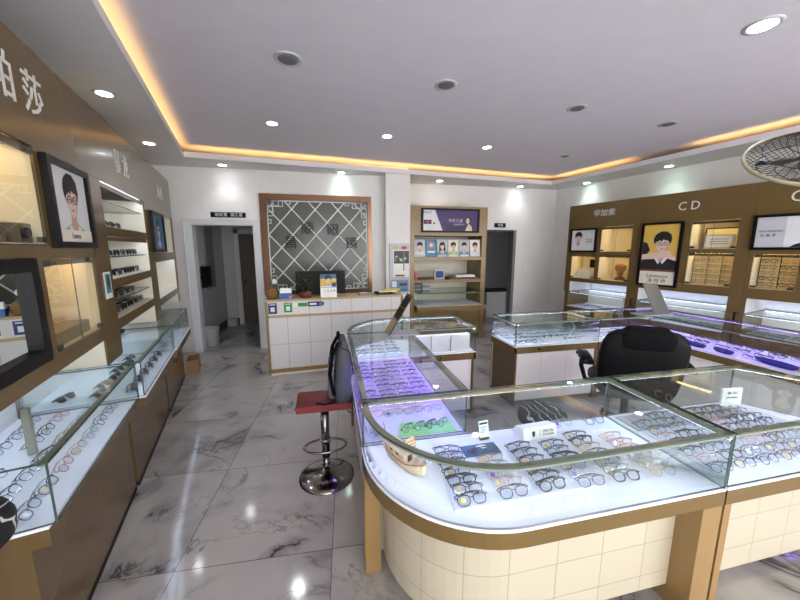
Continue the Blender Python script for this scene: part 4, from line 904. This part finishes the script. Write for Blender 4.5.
MB().box(1.47, 2.76, y0-.11, y0-.102, .651, .875, 'glass').build('front_glass', t); MB().box(1.47, 2.69, y0-.11, y1-.03, .876, .884, 'glass').build('top_glass', t); MB().box(1.47, 2.68, y0-.10, y0-.08, .862, .875, 'alu_profile').build('top_profile', t)
for r in range(6): put_glasses(['silver', 'grey', 'silver', 'black', 'silver', 'grey'][r]+'_up', 1.62+.19*r, y0-.0, .651, 0, f'glasses in the oak cabinet glass case, {ORD[r]} from left', 'glasses in the oak cabinet case', far=True, scale=1.15)
for r in range(6): put_glasses(['grey', 'silver', 'grey', 'silver', 'black', 'grey'][r]+'_up', 1.60+.19*r, y0+.17, .651, 0, f'glasses in the rear line of oak cabinet case, {ORD[r]} from left', 'glasses in the oak cabinet case', far=True, scale=1.15)
p = Plane((1.555, y0-.001, 1.925), (1, 0, 0))
def art_banner(a, p):
    slab(a, p, .03, 1.03, .03, .375, .001, .0012, 'print_purple'); shape(a, p, [(.03, .03), (.37, .03), (.33, .13), (.27, .27), (.23, .375), (.03, .375)], 'print_white', .0020)
    shape(a, p, [(.37, .03), (.385, .03), (.345, .13), (.285, .27), (.245, .375), (.23, .375), (.27, .27), (.33, .13)], 'print_pale_text', .0022)
    blob(a, p, .62, .1, .2, .06, 'print_deep', .0016); slab(a, p, .04, .18, .14, .21, .0024, .003, 'print_deep'); blob(a, p, .11, .175, .03, .02, 'flower_red', .0035); blob(a, p, .225, .155, .018, .015, 'ink', .0028)
    text(a, p, 'BOLO', .095, .335, .06, 'ink', .002, .001); text(a, p, '内外几道', .62, .20, .065, 'print_pale_text', .002, .001); text(a, p, '专业视光中心', .68, .135, .035, 'print_pale_text', .002, .001)
    shape(a, p, [(.80, .03), (.93, .03), (.92, .10), (.86, .16), (.83, .10)], 'skin', .0024); blob(a, p, .855, .21, .045, .065, 'hair', .0026); blob(a, p, .845, .20, .032, .05, 'skin', .003)
framed('framed_poster', 'wide framed purple banner poster on top of the oak shelf cabinet', p, 1.06, .405, .03, art_banner, 'framed posters on the cabinets', base=(2.08, y0, 1.925))
mags = [('print_grey', 'cloth_white', 0, 'grey', 'white clothes'), ('print_teal', 'cloth_blue', 0, 'teal', ''), ('print_grey', 'cloth_blue', 1, 'grey', 'long hair'), ('print_cream', 'cloth_green', 0, 'cream', 'green top'), ('print_grey', 'cloth_blue', 0, 'grey', 'blue clothes'), ('print_cream', 'cloth_white', 0, 'cream', 'white clothes')]
ml = ['grey magazine showing a person in white, leftmost on the oak shelf', 'teal magazine with pink flower cover, second from left on the oak shelf', 'grey magazine showing a long-haired person, third on the oak shelf', 'cream magazine showing a person in green, fourth on the oak shelf', 'grey magazine showing a person in blue, fifth on the oak shelf', 'cream magazine showing a person in white, rightmost on the oak shelf']
for k, (bg, cl, lh, _, _) in enumerate(mags):
    p = Plane((1.452+.207*k, y0+.05, 1.506), (1, 0, 0), (0, .12, 1)); m = MB(); slab(m, p, 0, .195, 0, .30, 0, .012, bg); p2 = Plane(p(0, 0, .0125), p.r, p.u)
    if k == 1: blob(m, p2, .1, .2, .06, .06, 'pink_pack', .001); blob(m, p2, .1, .2, .03, .03, 'print_white', .002); slab(m, p2, .03, .165, .07, .10, .001, .002, 'print_white')
    else: portrait(m, p2, .0975, .185, .115, cl, k in (3, 5), d=.001, longhair=bool(lh), lim=(.002, .193, .002)); slab(m, p2, .02, .175, .0, .035, .004, .005, 'print_white' if k > 2 else bg)
    m.solo('magazine', ml[k], 'magazine', (1.55+.207*k, y0+.05, 1.506), 'U', 'portrait magazines on the oak shelf')
t = local_thing('clock', 'small blue rounded clock on the middle oak shelf', 'clock', (1.93, 5.56, 1.1015)); MB().loft([[(-.085, y, .0), (.085, y, .0), (.10, y, .05), (.10, y, .13), (.08, y, .175), (-.08, y, .175), (-.10, y, .13), (-.10, y, .05)] for y in (0, .06)], 'grey_light', False).build('clock_body', t); MB().box(-.075, .075, -.004, -.0005, .03, .15, 'blue_card').build('clock_face', t)
MB().box(2.10, 2.66, 5.52, 5.75, 1.101, 1.1355, 'dark_grey').solo('folder', 'dark folder lying under the white box on the oak shelf', 'folder', (2.38, 5.6, 1.10))
MB().box(2.24, 2.60, 5.53, 5.72, 1.136, 1.175, 'paper').solo('flat_box', 'long white flat box on the middle oak shelf', 'box', (2.4, 5.6, 1.136))
MB().lathe([(.028, 1.1015), (.03, 1.2), (.02, 1.24), (.012, 1.27)], 1.485, 5.55, 'pink_pack', 12).solo('spray_bottle', 'small pink bottle at the left end of the oak shelf', 'bottle', (1.47, 5.55, 1.10))
put_glasses('black', 1.60, 5.54, 1.101, .2, 'black glasses on the middle oak shelf', 'loose glasses on the oak shelf', far=True); put_glasses('brown', 1.71, 5.55, 1.101, -.2, 'brown glasses beside the blue clock on the oak shelf', 'loose glasses on the oak shelf', far=True)
for k in range(5): MB().box(1.45, 1.58, 5.52, 5.66, .885+.031*k, .914+.031*k, 'grey_mid' if k % 2 else 'dark_grey').solo('glasses_box', f'small grey box in the stack on the oak cabinet glass case, {["lowest", "second from bottom", "middle", "second from top", "topmost"][k]}', 'box', (1.5, 5.6, .885+.035*k), 'U', 'small grey boxes stacked left on the case')
for k in range(4): MB().box(1.60, 1.74, 5.52, 5.66, .885+.039*k, .922+.039*k, 'grey_light' if k % 2 else 'grey_mid').solo('glasses_box', f'pale grey box in the right-hand stack on the oak case, {["lowest", "second from bottom", "second from top", "topmost"][k]}', 'box', (1.67, 5.6, .885+.045*k), 'U', 'pale grey boxes stacked right on the case')
# signs, switch, shelf in the store room
def sign(pl, w, h, texts, label, base):
    m = MB(); slab(m, pl, 0, w, 0, h, 0, .012, 'black_plastic')
    for (b, x, s_) in texts: text(m, pl, b, x, h/2, s_, 'white_sign', .012, .001)
    m.solo('door_sign', label, 'sign', base)
sign(Plane((-1.755, 5.629, 2.125), (1, 0, 0)), .50, .078, [('验光室', .15, .06), ('加工室', .37, .06)], 'small black sign with white lettering above the left doorway', (-1.5, 5.629, 2.125))
sign(Plane((3.27, 6.149, 2.07), (1, 0, 0)), .25, .085, [('仓库', .13, .06)], 'small black sign with white lettering above the right rear doorway', (3.4, 6.149, 2.07))
MB().box(3.98, 4.06, 6.135, 6.149, 1.18, 1.27, 'white_sign').solo('light_switch', 'white light switch on the wall right of the rear doorway', 'switch', (4.02, 6.14, 1.18))
t = local_thing('low_cabinet', 'pale low cabinet seen in the dark room behind the right doorway', 'cabinet', (4.15, 7.3, 0)); MB().box(-.5, .5, -.2, .2, .0, .62, 'grey_light').build('cabinet_body', t); MB().box(-.52, .52, -.22, .22, .62, .66, 'ink').build('worktop', t)
for k in range(2): MB().box(-.48+.49*k, -.02+.49*k, -.215, -.2, .08, .58, 'grey_light').build('door', t)
t = local_thing('wall_monitor', 'small black monitor on the left corridor wall', 'monitor', (-2.148, 6.30, .98)); MB().box(0, .05, -.16, .18, 0, .36, 'black_plastic').build('screen', t); MB().box(-.05, 0, -.04, .04, .12, .2, 'dark_grey').build('bracket', t)
MB().box(-2.199, -2.16, 6.50, 6.90, .92, 2.05, 'grey_mid').solo('wall_panel', 'tall grey panel on the left corridor wall', 'panel', (-2.18, 6.7, .92))
m = MB(); m.lathe([(.11, 0), (.13, .02), (.15, .30), (.155, .31), (.14, .31), (.12, .03)], 0, 0, 'grey_light', 18); o = m.solo('waste_bin', 'pale waste bin just inside the left doorway', 'bin', (0, 0, 0)); o.location = (-2.04, 5.99, 0)
MB().box(-2.17, -2.0, 7.42, 7.56, 0, .16, 'grey_light').solo('floor_box', 'small pale box at the far end of the corridor', 'box', (-2.08, 7.5, 0))

# ------------------------------------------------------------- lattice screen
t = thing('lattice_screen', 'dark glass feature screen with white lattice in a copper frame on the back wall', 'wall panel', (-.16, 5.6, .9))
f = MB(); x0, x1, z0, z1 = -1.04, .715, .90, 2.50; ix0, ix1, iz0, iz1 = -.95, .655, .955, 2.415; yf, yb = 5.585, 5.629
f.box(x0, ix0, yf, yb, z0, z1, 'copper_mirror'); f.box(ix1, x1, yf, yb, z0, z1, 'copper_mirror'); f.box(ix0, ix1, yf, yb, iz1, z1, 'copper_mirror'); f.box(ix0, ix1, yf, yb, z0, iz0, 'copper_mirror'); f.build('frame', t)
mat('smoked_glass', (98,98,95), .22, .0, spec=.35)
MB().box(ix0, ix1, 5.612, 5.628, iz0, iz1, 'smoked_glass').build('glass_panel', t)
m = MB(); bw = .017
def bar(a, b):
    a = Vector(a); b = Vector(b); d_ = (b-a).normalized(); n_ = Vector((-d_.y, d_.x))*bw/2
    q = [a+n_, b+n_, b-n_, a-n_]
    m.loft([[(v_.x, y_, v_.y) for v_ in q] for y_ in (5.600, 5.6115)], 'lattice_white', False)
def clip(px, pz, dx, dz):
    ts = []
    lo, hi = -9, 9
    for (o_, d_, a_, b_) in ((px, dx, ix0+.02, ix1-.02), (pz, dz, iz0+.02, iz1-.02)):
        t0, t1 = (a_-o_)/d_, (b_-o_)/d_
        if t0 > t1: t0, t1 = t1, t0
        lo = max(lo, t0); hi = min(hi, t1)
    return (lo, hi) if hi-lo > .05 else None
DX, DZ = .364, .405; cx, cz = -.743, 2.07
for sg in (1, -1):
    for k in range(-9, 10):
        r = clip(cx+k*DX, cz, DX, sg*DZ)
        if r: bar((cx+k*DX+DX*r[0], cz+sg*DZ*r[0]), (cx+k*DX+DX*r[1], cz+sg*DZ*r[1]))
for a, b in (((ix0+.02, iz0+.02), (ix1-.02, iz0+.02)), ((ix0+.02, iz1-.02), (ix1-.02, iz1-.02)), ((ix0+.02, iz0+.02), (ix0+.02, iz1-.02)), ((ix1-.02, iz0+.02), (ix1-.02, iz1-.02))): bar(a, b)
m.build('lattice', t)
for (sx, sz, ox, oz) in ((1, 1, ix0+.02, iz0+.02), (-1, 1, ix1-.02, iz0+.02), (1, -1, ix0+.02, iz1-.02), (-1, -1, ix1-.02, iz1-.02)):
    bw = .012; m = MB(); q = lambda a, b: (ox+sx*a, oz+sz*b)
    c_ = .078
    for (a, b) in ((0, 0), (1.2, 0), (0, 1.2)):
        P = [q(a*c_, b*c_), q((a+1)*c_, b*c_), q((a+1)*c_, (b+1)*c_), q(a*c_, (b+1)*c_)]
        for i in range(4): bar(P[i], P[(i+1) % 4])
    path = [(0, 3.4), (1.2, 3.4), (1.2, 2.4), (2.4, 2.4), (2.4, 1.2), (3.4, 1.2), (3.4, 0)]
    path = [(0, 3.0), (1.1, 3.0), (1.1, 1.1), (3.0, 1.1), (3.0, 0)]
    for a, b in zip(path, path[1:]): bar(q(a[0]*c_, a[1]*c_), q(b[0]*c_, b[1]*c_))
    path = [(0, 3.7), (.6, 3.7), (.6, 4.5), (0, 4.5)]
    for pth in (path, [(b, a) for a, b in path]):
        for a, b in zip(pth, pth[1:]): bar(q(a[0]*c_, a[1]*c_), q(b[0]*c_, b[1]*c_))
    m.build('corner_fretwork', t)
for ch, x_, z_ in (('昌', -.60, 1.74), ('顺', -.33, 1.96), ('眼', .08, 1.94), ('镜', .37, 1.73)):
    m = MB(); text(m, Plane((0, 5.598, 0), (1, 0, 0)), ch, x_, z_, .21, 'ink', 0, .012); m.build('character', t)

# pillar poster
t = thing('framed_poster', 'tall glass-framed picture with flowers hung on the white pillar', 'poster', (1.15, 5.41, 1.0), 'U', 'framed posters on the cabinets')
p = Plane((.985, 5.418, .90), (1, 0, 0)); m = MB(); slab(m, p, 0, .345, 0, .83, 0, .03, 'grey_light'); m.build('frame', t)
m = MB(); slab(m, p, .06, .335, .27, .73, .03, .032, 'print_white'); slab(m, p, .075, .335, .50, .71, .032, .033, 'dark_grey')
for k in range(9): blob(m, p, .10+.025*k, .56+.05*((k*7) % 4)/3, .022, .03, ['street_green', 'print_grey', 'leaf'][k % 3], .0335+.0002*k, 9, k)
slab(m, p, .235, .255, .38, .70, .036, .037, 'street_green'); slab(m, p, .09, .22, .40, .50, .033, .034, 'paper'); slab(m, p, .1, .26, .28, .31, .033, .034, 'wood_brown'); slab(m, p, .09, .33, .33, .38, .0325, .0335, 'print_cream')
for k in range(5): blob(m, p, .11+.02*math.cos(k*1.26), .765+.015*math.sin(k*1.26), .016, .013, 'flower_yellow', .034+.0002*k, 9); blob(m, p, .25+.03*math.cos(k*1.26), .765+.015*math.sin(k*1.26), .022, .015, 'flower_red', .034+.0002*k, 9)
slab(m, p, .02, .325, .02, .22, .03, .032, 'cloth_blue'); slab(m, p, .04, .12, .10, .2, .032, .034, 'print_white'); slab(m, p, .17, .3, .12, .17, .032, .034, 'dark_grey'); slab(m, p, .06, .30, .03, .07, .032, .034, 'print_blue'); m.build('print', t)

# ------------------------------------------------------------- reception counter
RA = math.radians(4.5)
def rc(label, name='reception_counter', cat='counter'): pass
t = local_thing('reception_counter', 'white tiled reception counter with pale wood edges at the back', 'counter', (-.815, 4.315, 0), RA)
Lc = 1.83
m = MB(); m.box(.03, Lc-.03, .02, .04, .08, .77, 'counter_panel'); m.build('front_panel', t)
m = MB(); m.box(.03, Lc-.03, .02, .04, .80, .98, 'counter_panel'); m.build('upper_panel', t)
MB().box(0, .03, 0, .5, 0, .98, 'oak').build('side_panel', t); MB().box(Lc-.03, Lc, 0, .5, 0, .98, 'oak').build('side_panel', t)
MB().box(0, Lc, -.005, .32, .98, 1.005, 'oak_pale').build('worktop', t); MB().box(.03, Lc-.03, -.004, .05, .77, .80, 'oak_pale').build('wood_strip', t)
MB().box(.03, Lc-.03, 0, .04, .03, .08, 'oak').build('wood_strip', t); MB().box(.0, Lc, .0, .3, .0, .03, 'cream_board').build('plinth', t)
def rcp(x, y, z=0): return (-.815+x*math.cos(RA)-y*math.sin(RA), 4.315+x*math.sin(RA)+y*math.cos(RA), z)
def sheet(x0, x1, z0, z1, m0, label, inner=None, nm='payment_card', foot=None):
    m = MB(); p = Plane((0, 0, 0), (1, 0, 0)); w = x1-x0; h = z1-z0; slab(m, p, 0, w, 0, h, 0, .003, m0)
    if inner: slab(m, p, w*.26, w*.74, h*.2, h*.62, .003, .004, inner); slab(m, p, w*.15, w*.85, h*.82, h*.9, .003, .004, 'white_sign')
    if foot: slab(m, p, w*.05, w*.95, -.014, 0, 0, .003, 'white_sign')
    o = m.build(nm, None, (0, 0, 0)); o.location = rcp(x0, .018, z0); o.rotation_euler = (0, 0, RA); o['label'] = label; o['category'] = 'card'
sheet(.036, .14, .82, .958, 'blue_card', 'blue payment card with a white square, leftmost on the counter front', 'white_sign', foot=1)
sheet(.225, .325, .83, .958, 'green_card', 'green payment card with a white square on the counter front', 'white_sign', foot=1)
sheet(.345, .395, .90, .95, 'white_sign', 'tiny white sticker between the green cards on the counter front', nm='sticker')
sheet(.40, .52, .90, .95, 'green_card', 'green rectangular sticker on the counter front', nm='sticker')
t = local_thing('sticker', 'blue rounded payment sticker on the counter front', 'card', rcp(.525, .018, .895), RA)
m = MB(); p = Plane((0, 0, 0), (1, 0, 0)); shape(m, p, [(0, 0), (.17, 0), (.20, .012), (.21, .032), (.20, .053), (.17, .065), (0, .065)], 'blue_card', .002); slab(m, p, .02, .11, .02, .045, .002, .003, 'white_sign'); blob(m, p, .165, .032, .022, .022, 'print_teal', .003); m.build('sheet', t)
# things on the reception counter
zc = 1.005
t = local_thing('basket', 'round brown wicker basket at the left end of the reception counter', 'basket', rcp(.085, .10, zc)); MB().lathe([(.055, 0), (.075, .03), (.08, .07), (.06, .12), (.03, .14), (.028, .13)], 0, 0, 'wicker', 16).build('basket_body', t); MB().tube([(.03*math.cos(a), .03*math.sin(a), .14) for a in [i*PI/5 for i in range(10)]], .006, 'wicker', 5, closed=True).build('rim', t)
t = local_thing('ornament', 'white and dark figurine behind the wicker basket', 'ornament', rcp(.12, .22, zc)); MB().lathe([(.04, 0), (.045, .05), (.03, .13), (.035, .16), (.01, .2)], 0, 0, 'dark_grey', 12).build('figure', t); MB().lathe([(.02, .17), (.035, .20), (.025, .235), (.005, .25)], -.01, 0, 'paper', 12).build('head', t)
t = local_thing('tissue_pack', 'blue and white tissue pack on the reception counter', 'tissues', rcp(.25, .08, zc), RA)
MB().box(-.07, .08, -.04, .05, 0, .075, 'blue_pack').build('pack_body', t); MB().loft([[(-.068, -.035, .076), (.078, -.035, .076), (.078, .045, .076), (-.068, .045, .076)], [(-.06, -.015, .14), (.07, -.01, .13), (.07, .02, .13), (-.06, .02, .14)]], 'white_sign', False).build('pack_top', t); MB().box(.045, .079, -.0415, -.0405, .01, .04, 'pink_pack').build('pack_mark', t)
t = local_thing('potted_plant', 'bushy green plant in a reddish brown pot on the reception counter', 'plant', rcp(.50, .09, zc))
MB().lathe([(.05, 0), (.085, .02), (.09, .06), (.07, .085), (.06, .08)], 0, 0, 'soil_pot', 16).build('pot', t)
m = MB(); rnd = random.Random(3)
for k in range(170):
    a = rnd.uniform(0, 2*PI); e = rnd.uniform(-.1, 1.3); r = rnd.uniform(.06, .15); c_ = Vector((r*math.cos(a)*math.cos(e)-.03, r*math.sin(a)*math.cos(e)*.7, .11+r*math.sin(e)*1.25)); s_ = rnd.uniform(.018, .034); d_ = Vector((math.cos(a), math.sin(a), rnd.uniform(-.3, .8))).normalized(); w_ = d_.cross(Vector((0, 0, 1))).normalized()
    m.poly([c_-w_*s_*.4, c_+d_*s_, c_+w_*s_*.4, c_-d_*s_], 'leaf')
m.build('foliage', t)
m = MB()
for k in range(9): a = k*.7; m.tube([(0, 0, .07), (.05*math.cos(a), .05*math.sin(a), .13), (.09*math.cos(a)-.03, .07*math.sin(a), .2)], .003, 'leaf', 4)
m.build('stems', t)
t = local_thing('monitor', 'wide black monitor seen from behind on the reception desk', 'monitor', rcp(.72, .26, zc), RA)
MB().box(-.34, .33, .0, .03, .02, .34, 'black_plastic').build('screen', t); MB().box(-.12, .12, -.02, .045, 0, .012, 'black_plastic').build('stand_foot', t); MB().box(-.02, .02, .03, .045, .01, .12, 'black_plastic').build('stand_neck', t)
t = local_thing('desk_calendar', 'desk calendar with portrait photo standing before the black monitor', 'calendar', rcp(.80, .06, zc), RA)
p = Plane((-.105, -.03, 0), (1, 0, 0), (0, .15, 1)); m = MB(); slab(m, p, 0, .21, 0, .31, 0, .004, 'white_sign'); p2 = Plane(p(0, 0, .004), p.r, p.u); slab(m, p2, 0, .21, .15, .31, 0, .001, 'print_yellow'); slab(m, p2, 0, .21, .25, .31, .001, .0013, 'print_blue'); portrait(m, p2, .105, .235, .10, 'cloth_blue', False, d=.002, lim=(.002, .208, .15)); slab(m, p2, .15, .205, .14, .195, .006, .007, 'blue_card')
slab(m, p2, 0, .21, .125, .14, .001, .002, 'print_grey')
for k in range(4): text(m, p2, '1234'[k], .055+.04*k, .085, .05, 'ink', .001, .001)
m.build('calendar_page', t); MB().loft([[(-.105, .06, 0), (.105, .06, 0), (.105, .064, 0), (-.105, .064, 0)], [(-.105, .012, .29), (.105, .012, .29), (.105, .016, .29), (-.105, .016, .29)]], 'paper', False).build('calendar_stand', t)
t = local_thing('telephone', 'grey desk device lying on the reception counter', 'device', rcp(1.32, .12, zc), RA); MB().box(-.10, .10, -.06, .06, 0, .03, 'grey_mid').build('device_body', t); MB().box(-.09, .02, -.05, .05, .03, .036, 'grey_light').build('keypad', t)
for k in range(4):
    m = MB(M=Matrix.Rotation([.2, -.15, .1, .35][k], 4, 'Z')); m.box(-.13, .13, -.06, .06, 0, .016, ['dark_grey', 'ink', 'paper', 'flower_yellow'][k]); o = m.solo('notebook', ['grey notebook, lowest of the pile at the right of the counter', 'black notebook, second in the pile at the right of the counter', 'white papers, third in the pile at the right of the counter', 'yellow notebook on top of the pile at the right of the counter'][k], 'notebook', (0, 0, 0), 'U', 'pile at the right end of the reception counter'); o.location = rcp(1.60+[0, -.03, .03, .08][k], .13, zc+.0165*k)
# ------------------------------------------------------------- bar stool and backpack
t = local_thing('bar_stool', 'red leather bar stool with chrome base standing in the aisle', 'stool', (-.068, 2.225, 0))
MB().lathe([(.198, 0), (.198, .006), (.18, .018), (.12, .034), (.05, .05), (.032, .07)], 0, 0, 'chrome', 40).build('base_plate', t)
MB().tube([(0, 0, .16), (0, 0, .548)], .030, 'chrome', 24).build('pole', t); MB().tube([(0, 0, .05), (0, 0, .159)], .024, 'chrome', 20).build('gas_lift', t)
m = MB(); m.tube([(.145*math.cos(a)*1.0, -.07+.085*math.sin(a), .285) for a in [i*2*PI/20 for i in range(20)]], .008, 'chrome', 8, closed=True); m.tube([(0, 0, .27), (0, 0, .30)], .034, 'chrome', 20); m.tube([(0, -.03, .285), (0, -.15, .285)], .007, 'chrome', 6); m.build('foot_ring', t)
m = MB(); secs = []
for k in range(9):
    y = -.13+.03*k; zz = .585+.012*(abs(k-4)/4)**2
    secs.append([(x*.19, y, zz+.0*x) for x in (-1, -.95)]+[(x*.19, y, zz-.028) for x in (-.95, .95)]+[(.19, y, zz)]+[(x*.19, y, zz+.018) for x in (.95, 0, -.95)])
m.loft(secs, 'red_leather', True); m.build('seat', t)
MB().box(-.08, .08, -.08, .08, .548, .560, 'black_plastic').build('seat_mount', t); MB().tube([(.03, 0, .545), (.12, -.05, .535), (.20, -.08, .51)], .006, 'chrome', 6).build('lever', t)
t = local_thing('backpack', 'grey backpack with black straps standing on the red bar stool', 'backpack', (.063, 2.24, .6175))
m = MB(); secs = []
for k in range(9):
    f = k/8; z = .42*f; w = .060*(1 if f < .45 else 1-.72*((f-.45)/.55)**2); l = .145*(1 if f < .65 else 1-.35*((f-.65)/.35)**2)
    secs.append([(w*math.copysign(abs(math.cos(a))**.6, math.cos(a))+.01*f, l*math.copysign(abs(math.sin(a))**.6, math.sin(a)), z) for a in [i*PI/8 for i in range(16)]])
m.loft(secs, 'bag_fabric'); m.build('bag_body', t)
m = MB(); secs = []
for k in range(6):
    f = k/5; z = .02+.25*f; w = .035*(1-.6*f*f); secs.append([(-.07-w*(1 if abs(y) < .08 else .3), y, z) for y in (-.11, -.07, 0, .07, .11)]+[(-.06, .11, z), (-.06, -.11, z)])
m.loft(secs, 'bag_light'); m.build('front_pocket', t)
for sy in (-.075, .075): MB().tube([(-.02, sy*1.2, .41), (-.062, sy*1.4, .33), (-.085, sy*1.5, .2), (-.062, sy*1.6, .05)], .013, 'black_fabric', 6).build('strap', t)
MB().tube([(-.02, -.03, .415), (-.025, -.03, .45), (-.02, .03, .45), (-.01, .03, .415)], .011, 'black_fabric', 6).build('handle', t)
MB().tube([(-.08, -.15, .36), (-.02, -.155, .40), (.05, -.15, .36), (.07, -.15, .2)], .004, 'black_plastic', 5).build('zip', t)
MB().tube([(-.06, -.13, .004), (-.12, -.15, .004), (-.18, -.12, .004)], .007, 'black_fabric', 5).build('loose_strap', t)

# ------------------------------------------------------------- office chair
t = local_thing('office_chair', 'black high-backed office chair inside the island', 'chair', (2.45, 2.08, 0), math.radians(150))
def rr(w, d, z, cx=0, cy=0, e=.5, n=20): return [(cx+w*math.copysign(abs(math.cos(2*PI*i/n))**e, math.cos(2*PI*i/n)), cy+d*math.copysign(abs(math.sin(2*PI*i/n))**e, math.sin(2*PI*i/n)), z) for i in range(n)]
MB().loft([rr(.25, .24, .42, 0, -.22), rr(.28, .27, .45, 0, -.22), rr(.28, .27, .50, 0, -.22), rr(.25, .24, .53, 0, -.22)], 'black_leather').build('seat', t)
prof = [(.42, .24, .05, .0), (.50, .28, .065, .0), (.65, .30, .075, .02), (.80, .305, .08, .05), (.90, .295, .075, .08), (.97, .265, .06, .09), (1.01, .21, .045, .10), (1.03, .12, .03, .10)]
MB().loft([rr(w, d_, z, 0, cy, .6) for z, w, d_, cy in prof], 'black_leather').build('backrest', t)
MB().loft([rr(w, dd, z, 0, cy, .6) for z, w, cy, dd in ((.86, .19, .07, .07), (.89, .22, .075, .09), (.99, .20, .09, .08), (1.045, .13, .10, .05))], 'black_fabric').build('headrest', t)
for sx in (-1, 1):
    a = MB(); a.loft([rr(.035, .02, z, sx*.36, y, .7, 10) for z, y in ((.66, -.24), (.70, -.25))], 'black_plastic'); a.build('armrest_end', t)
    MB().loft([[(sx*.36+dx, y, z+dz) for dx, dz in ((-.04, 0), (.04, 0), (.045, .025), (.03, .045), (-.03, .045), (-.045, .025))] for y, z in ((-.30, .665), (-.22, .69), (-.10, .69), (.0, .67))], 'black_plastic').build('armrest', t)
    MB().tube([(sx*.36, -.24, .68), (sx*.36, -.25, .58), (sx*.33, -.2, .47), (sx*.2, -.2, .44)], .02, 'black_plastic', 8).build('arm_post', t)
MB().tube([(0, -.2, .08), (0, -.2, .43)], .03, 'black_plastic', 12).build('gas_lift', t)
for k in range(5):
    a = k*2*PI/5; MB().tube([(0, -.2, .11), (.28*math.cos(a), -.2+.28*math.sin(a), .07)], .02, 'black_plastic', 8).build('star_leg', t)
    MB().tube([(.28*math.cos(a)-.02, -.2+.28*math.sin(a), .03), (.28*math.cos(a)+.02, -.2+.28*math.sin(a), .03)], .028, 'black_plastic', 12).build('castor', t)
# round stools with patterned covers
def round_stool(label, loc, zs, r, grp='patterned round stools'):
    t = local_thing('round_stool', label, 'stool', (loc[0], loc[1], 0), 0, grp)
    MB().lathe([(r*.8, zs-.10), (r, zs-.08), (r*1.03, zs-.03), (r*.95, zs), (r*.6, zs+.012)], 0, 0, 'swirl', 28).build('cushion', t)
    MB().tube([(0, 0, .03), (0, 0, zs-.09)], .022, 'chrome', 12).build('pole', t); MB().lathe([(.19, 0), (.19, .008), (.10, .025), (.03, .04)], 0, 0, 'chrome', 28).build('base_plate', t)
    return t
round_stool('round stool with grey and black patterned cover behind the front case', (1.47, 1.93), .50, .165)
round_stool('tall round stool with black and white swirl cover at the left edge', (-1.12, 1.06), .86, .15)

# ------------------------------------------------------------- fan hanging at upper right
t = local_thing('ceiling_fan', 'dark caged fan hanging from the ceiling at the upper right', 'fan', (2.20, 1.13, 2.065), 0)
FT = Matrix.Rotation(math.radians(31), 4, 'X') @ Matrix.Rotation(math.radians(-25), 4, 'Y')
R = .245
m = MB(FT)
for k in range(48):
    a = 2*PI*k/48; c_, s_ = math.cos(a), math.sin(a)
    m.tube([(.05*c_, .05*s_, .075), (.12*c_, .12*s_, .065), (.19*c_, .19*s_, .035), (R*c_, R*s_, 0)], .0015, 'fan_cage', 3); m.tube([(.05*c_, .05*s_, -.06), (.13*c_, .13*s_, -.055), (.20*c_, .20*s_, -.03), (R*c_, R*s_, 0)], .0015, 'fan_cage', 3)
for rr_, z in ((.12, .066), (.12, -.056), (.19, .036), (.19, -.034)): m.tube([(rr_*math.cos(i*PI/16), rr_*math.sin(i*PI/16), z) for i in range(32)], .002, 'fan_cage', 4, closed=True)
m.build('cage', t)
m = MB(FT); m.tube([(R*math.cos(i*PI/24), R*math.sin(i*PI/24), 0) for i in range(48)], .009, 'fan_rim', 6, closed=True); m.build('cage_rim', t)
for b_ in range(3):
    m = MB(FT @ Matrix.Rotation(b_*2*PI/3+.5, 4, 'Z')); m.loft([[(x, -w, -.012*1-.01), (x, w, .022), (x, w, .026), (x, -w, -.018)] for x, w in ((.03, .02), (.08, .055), (.14, .08), (.185, .06), (.20, .02))], 'fan_blade'); m.build('blade', t)
m = MB(FT); m.lathe([(.03, -.06), (.05, -.05), (.055, .03), (.07, .08), (.065, .16), (.03, .18)], 0, 0, 'fan_blade', 18); m.build('motor', t)
MB().tube([(.0, .0, .1), (.09, .03, .25), (.09, .03, .933)], .014, 'fan_cage', 8).build('hanging_rod', t)

# ------------------------------------------------------------- camera, world, light
cam = bpy.data.cameras.new('camera'); co = bpy.data.objects.new('camera', cam); C.objects.link(co)
cam.sensor_width = 36; cam.lens = 325/800*36; cam.clip_start = .02
pitch = math.atan(51.5/325)
co.location = (0, 0, 1.65); co.rotation_euler = (PI/2-pitch, 0, -math.radians(12.2))
bpy.context.scene.camera = co
w = bpy.data.worlds.new('world'); bpy.context.scene.world = w; w.use_nodes = True
bg = w.node_tree.nodes['Background']; bg.inputs[0].default_value = (1, .955, .965, 1); bg.inputs[1].default_value = 6.8
sc = bpy.context.scene
sc.view_settings.view_transform = 'Standard'; sc.view_settings.look = 'None'; sc.view_settings.gamma = 1; sc.view_settings.use_curve_mapping = False
sc.view_settings.exposure = .22
cy = sc.cycles
cy.transparent_max_bounces = 40; cy.max_bounces = 8; cy.diffuse_bounces = 4; cy.glossy_bounces = 4; cy.transmission_bounces = 6; cy.use_denoising = True
cy.caustics_reflective = False; cy.caustics_refractive = False; cy.sample_clamp_indirect = 8
print('GLASSES', NG['n'])
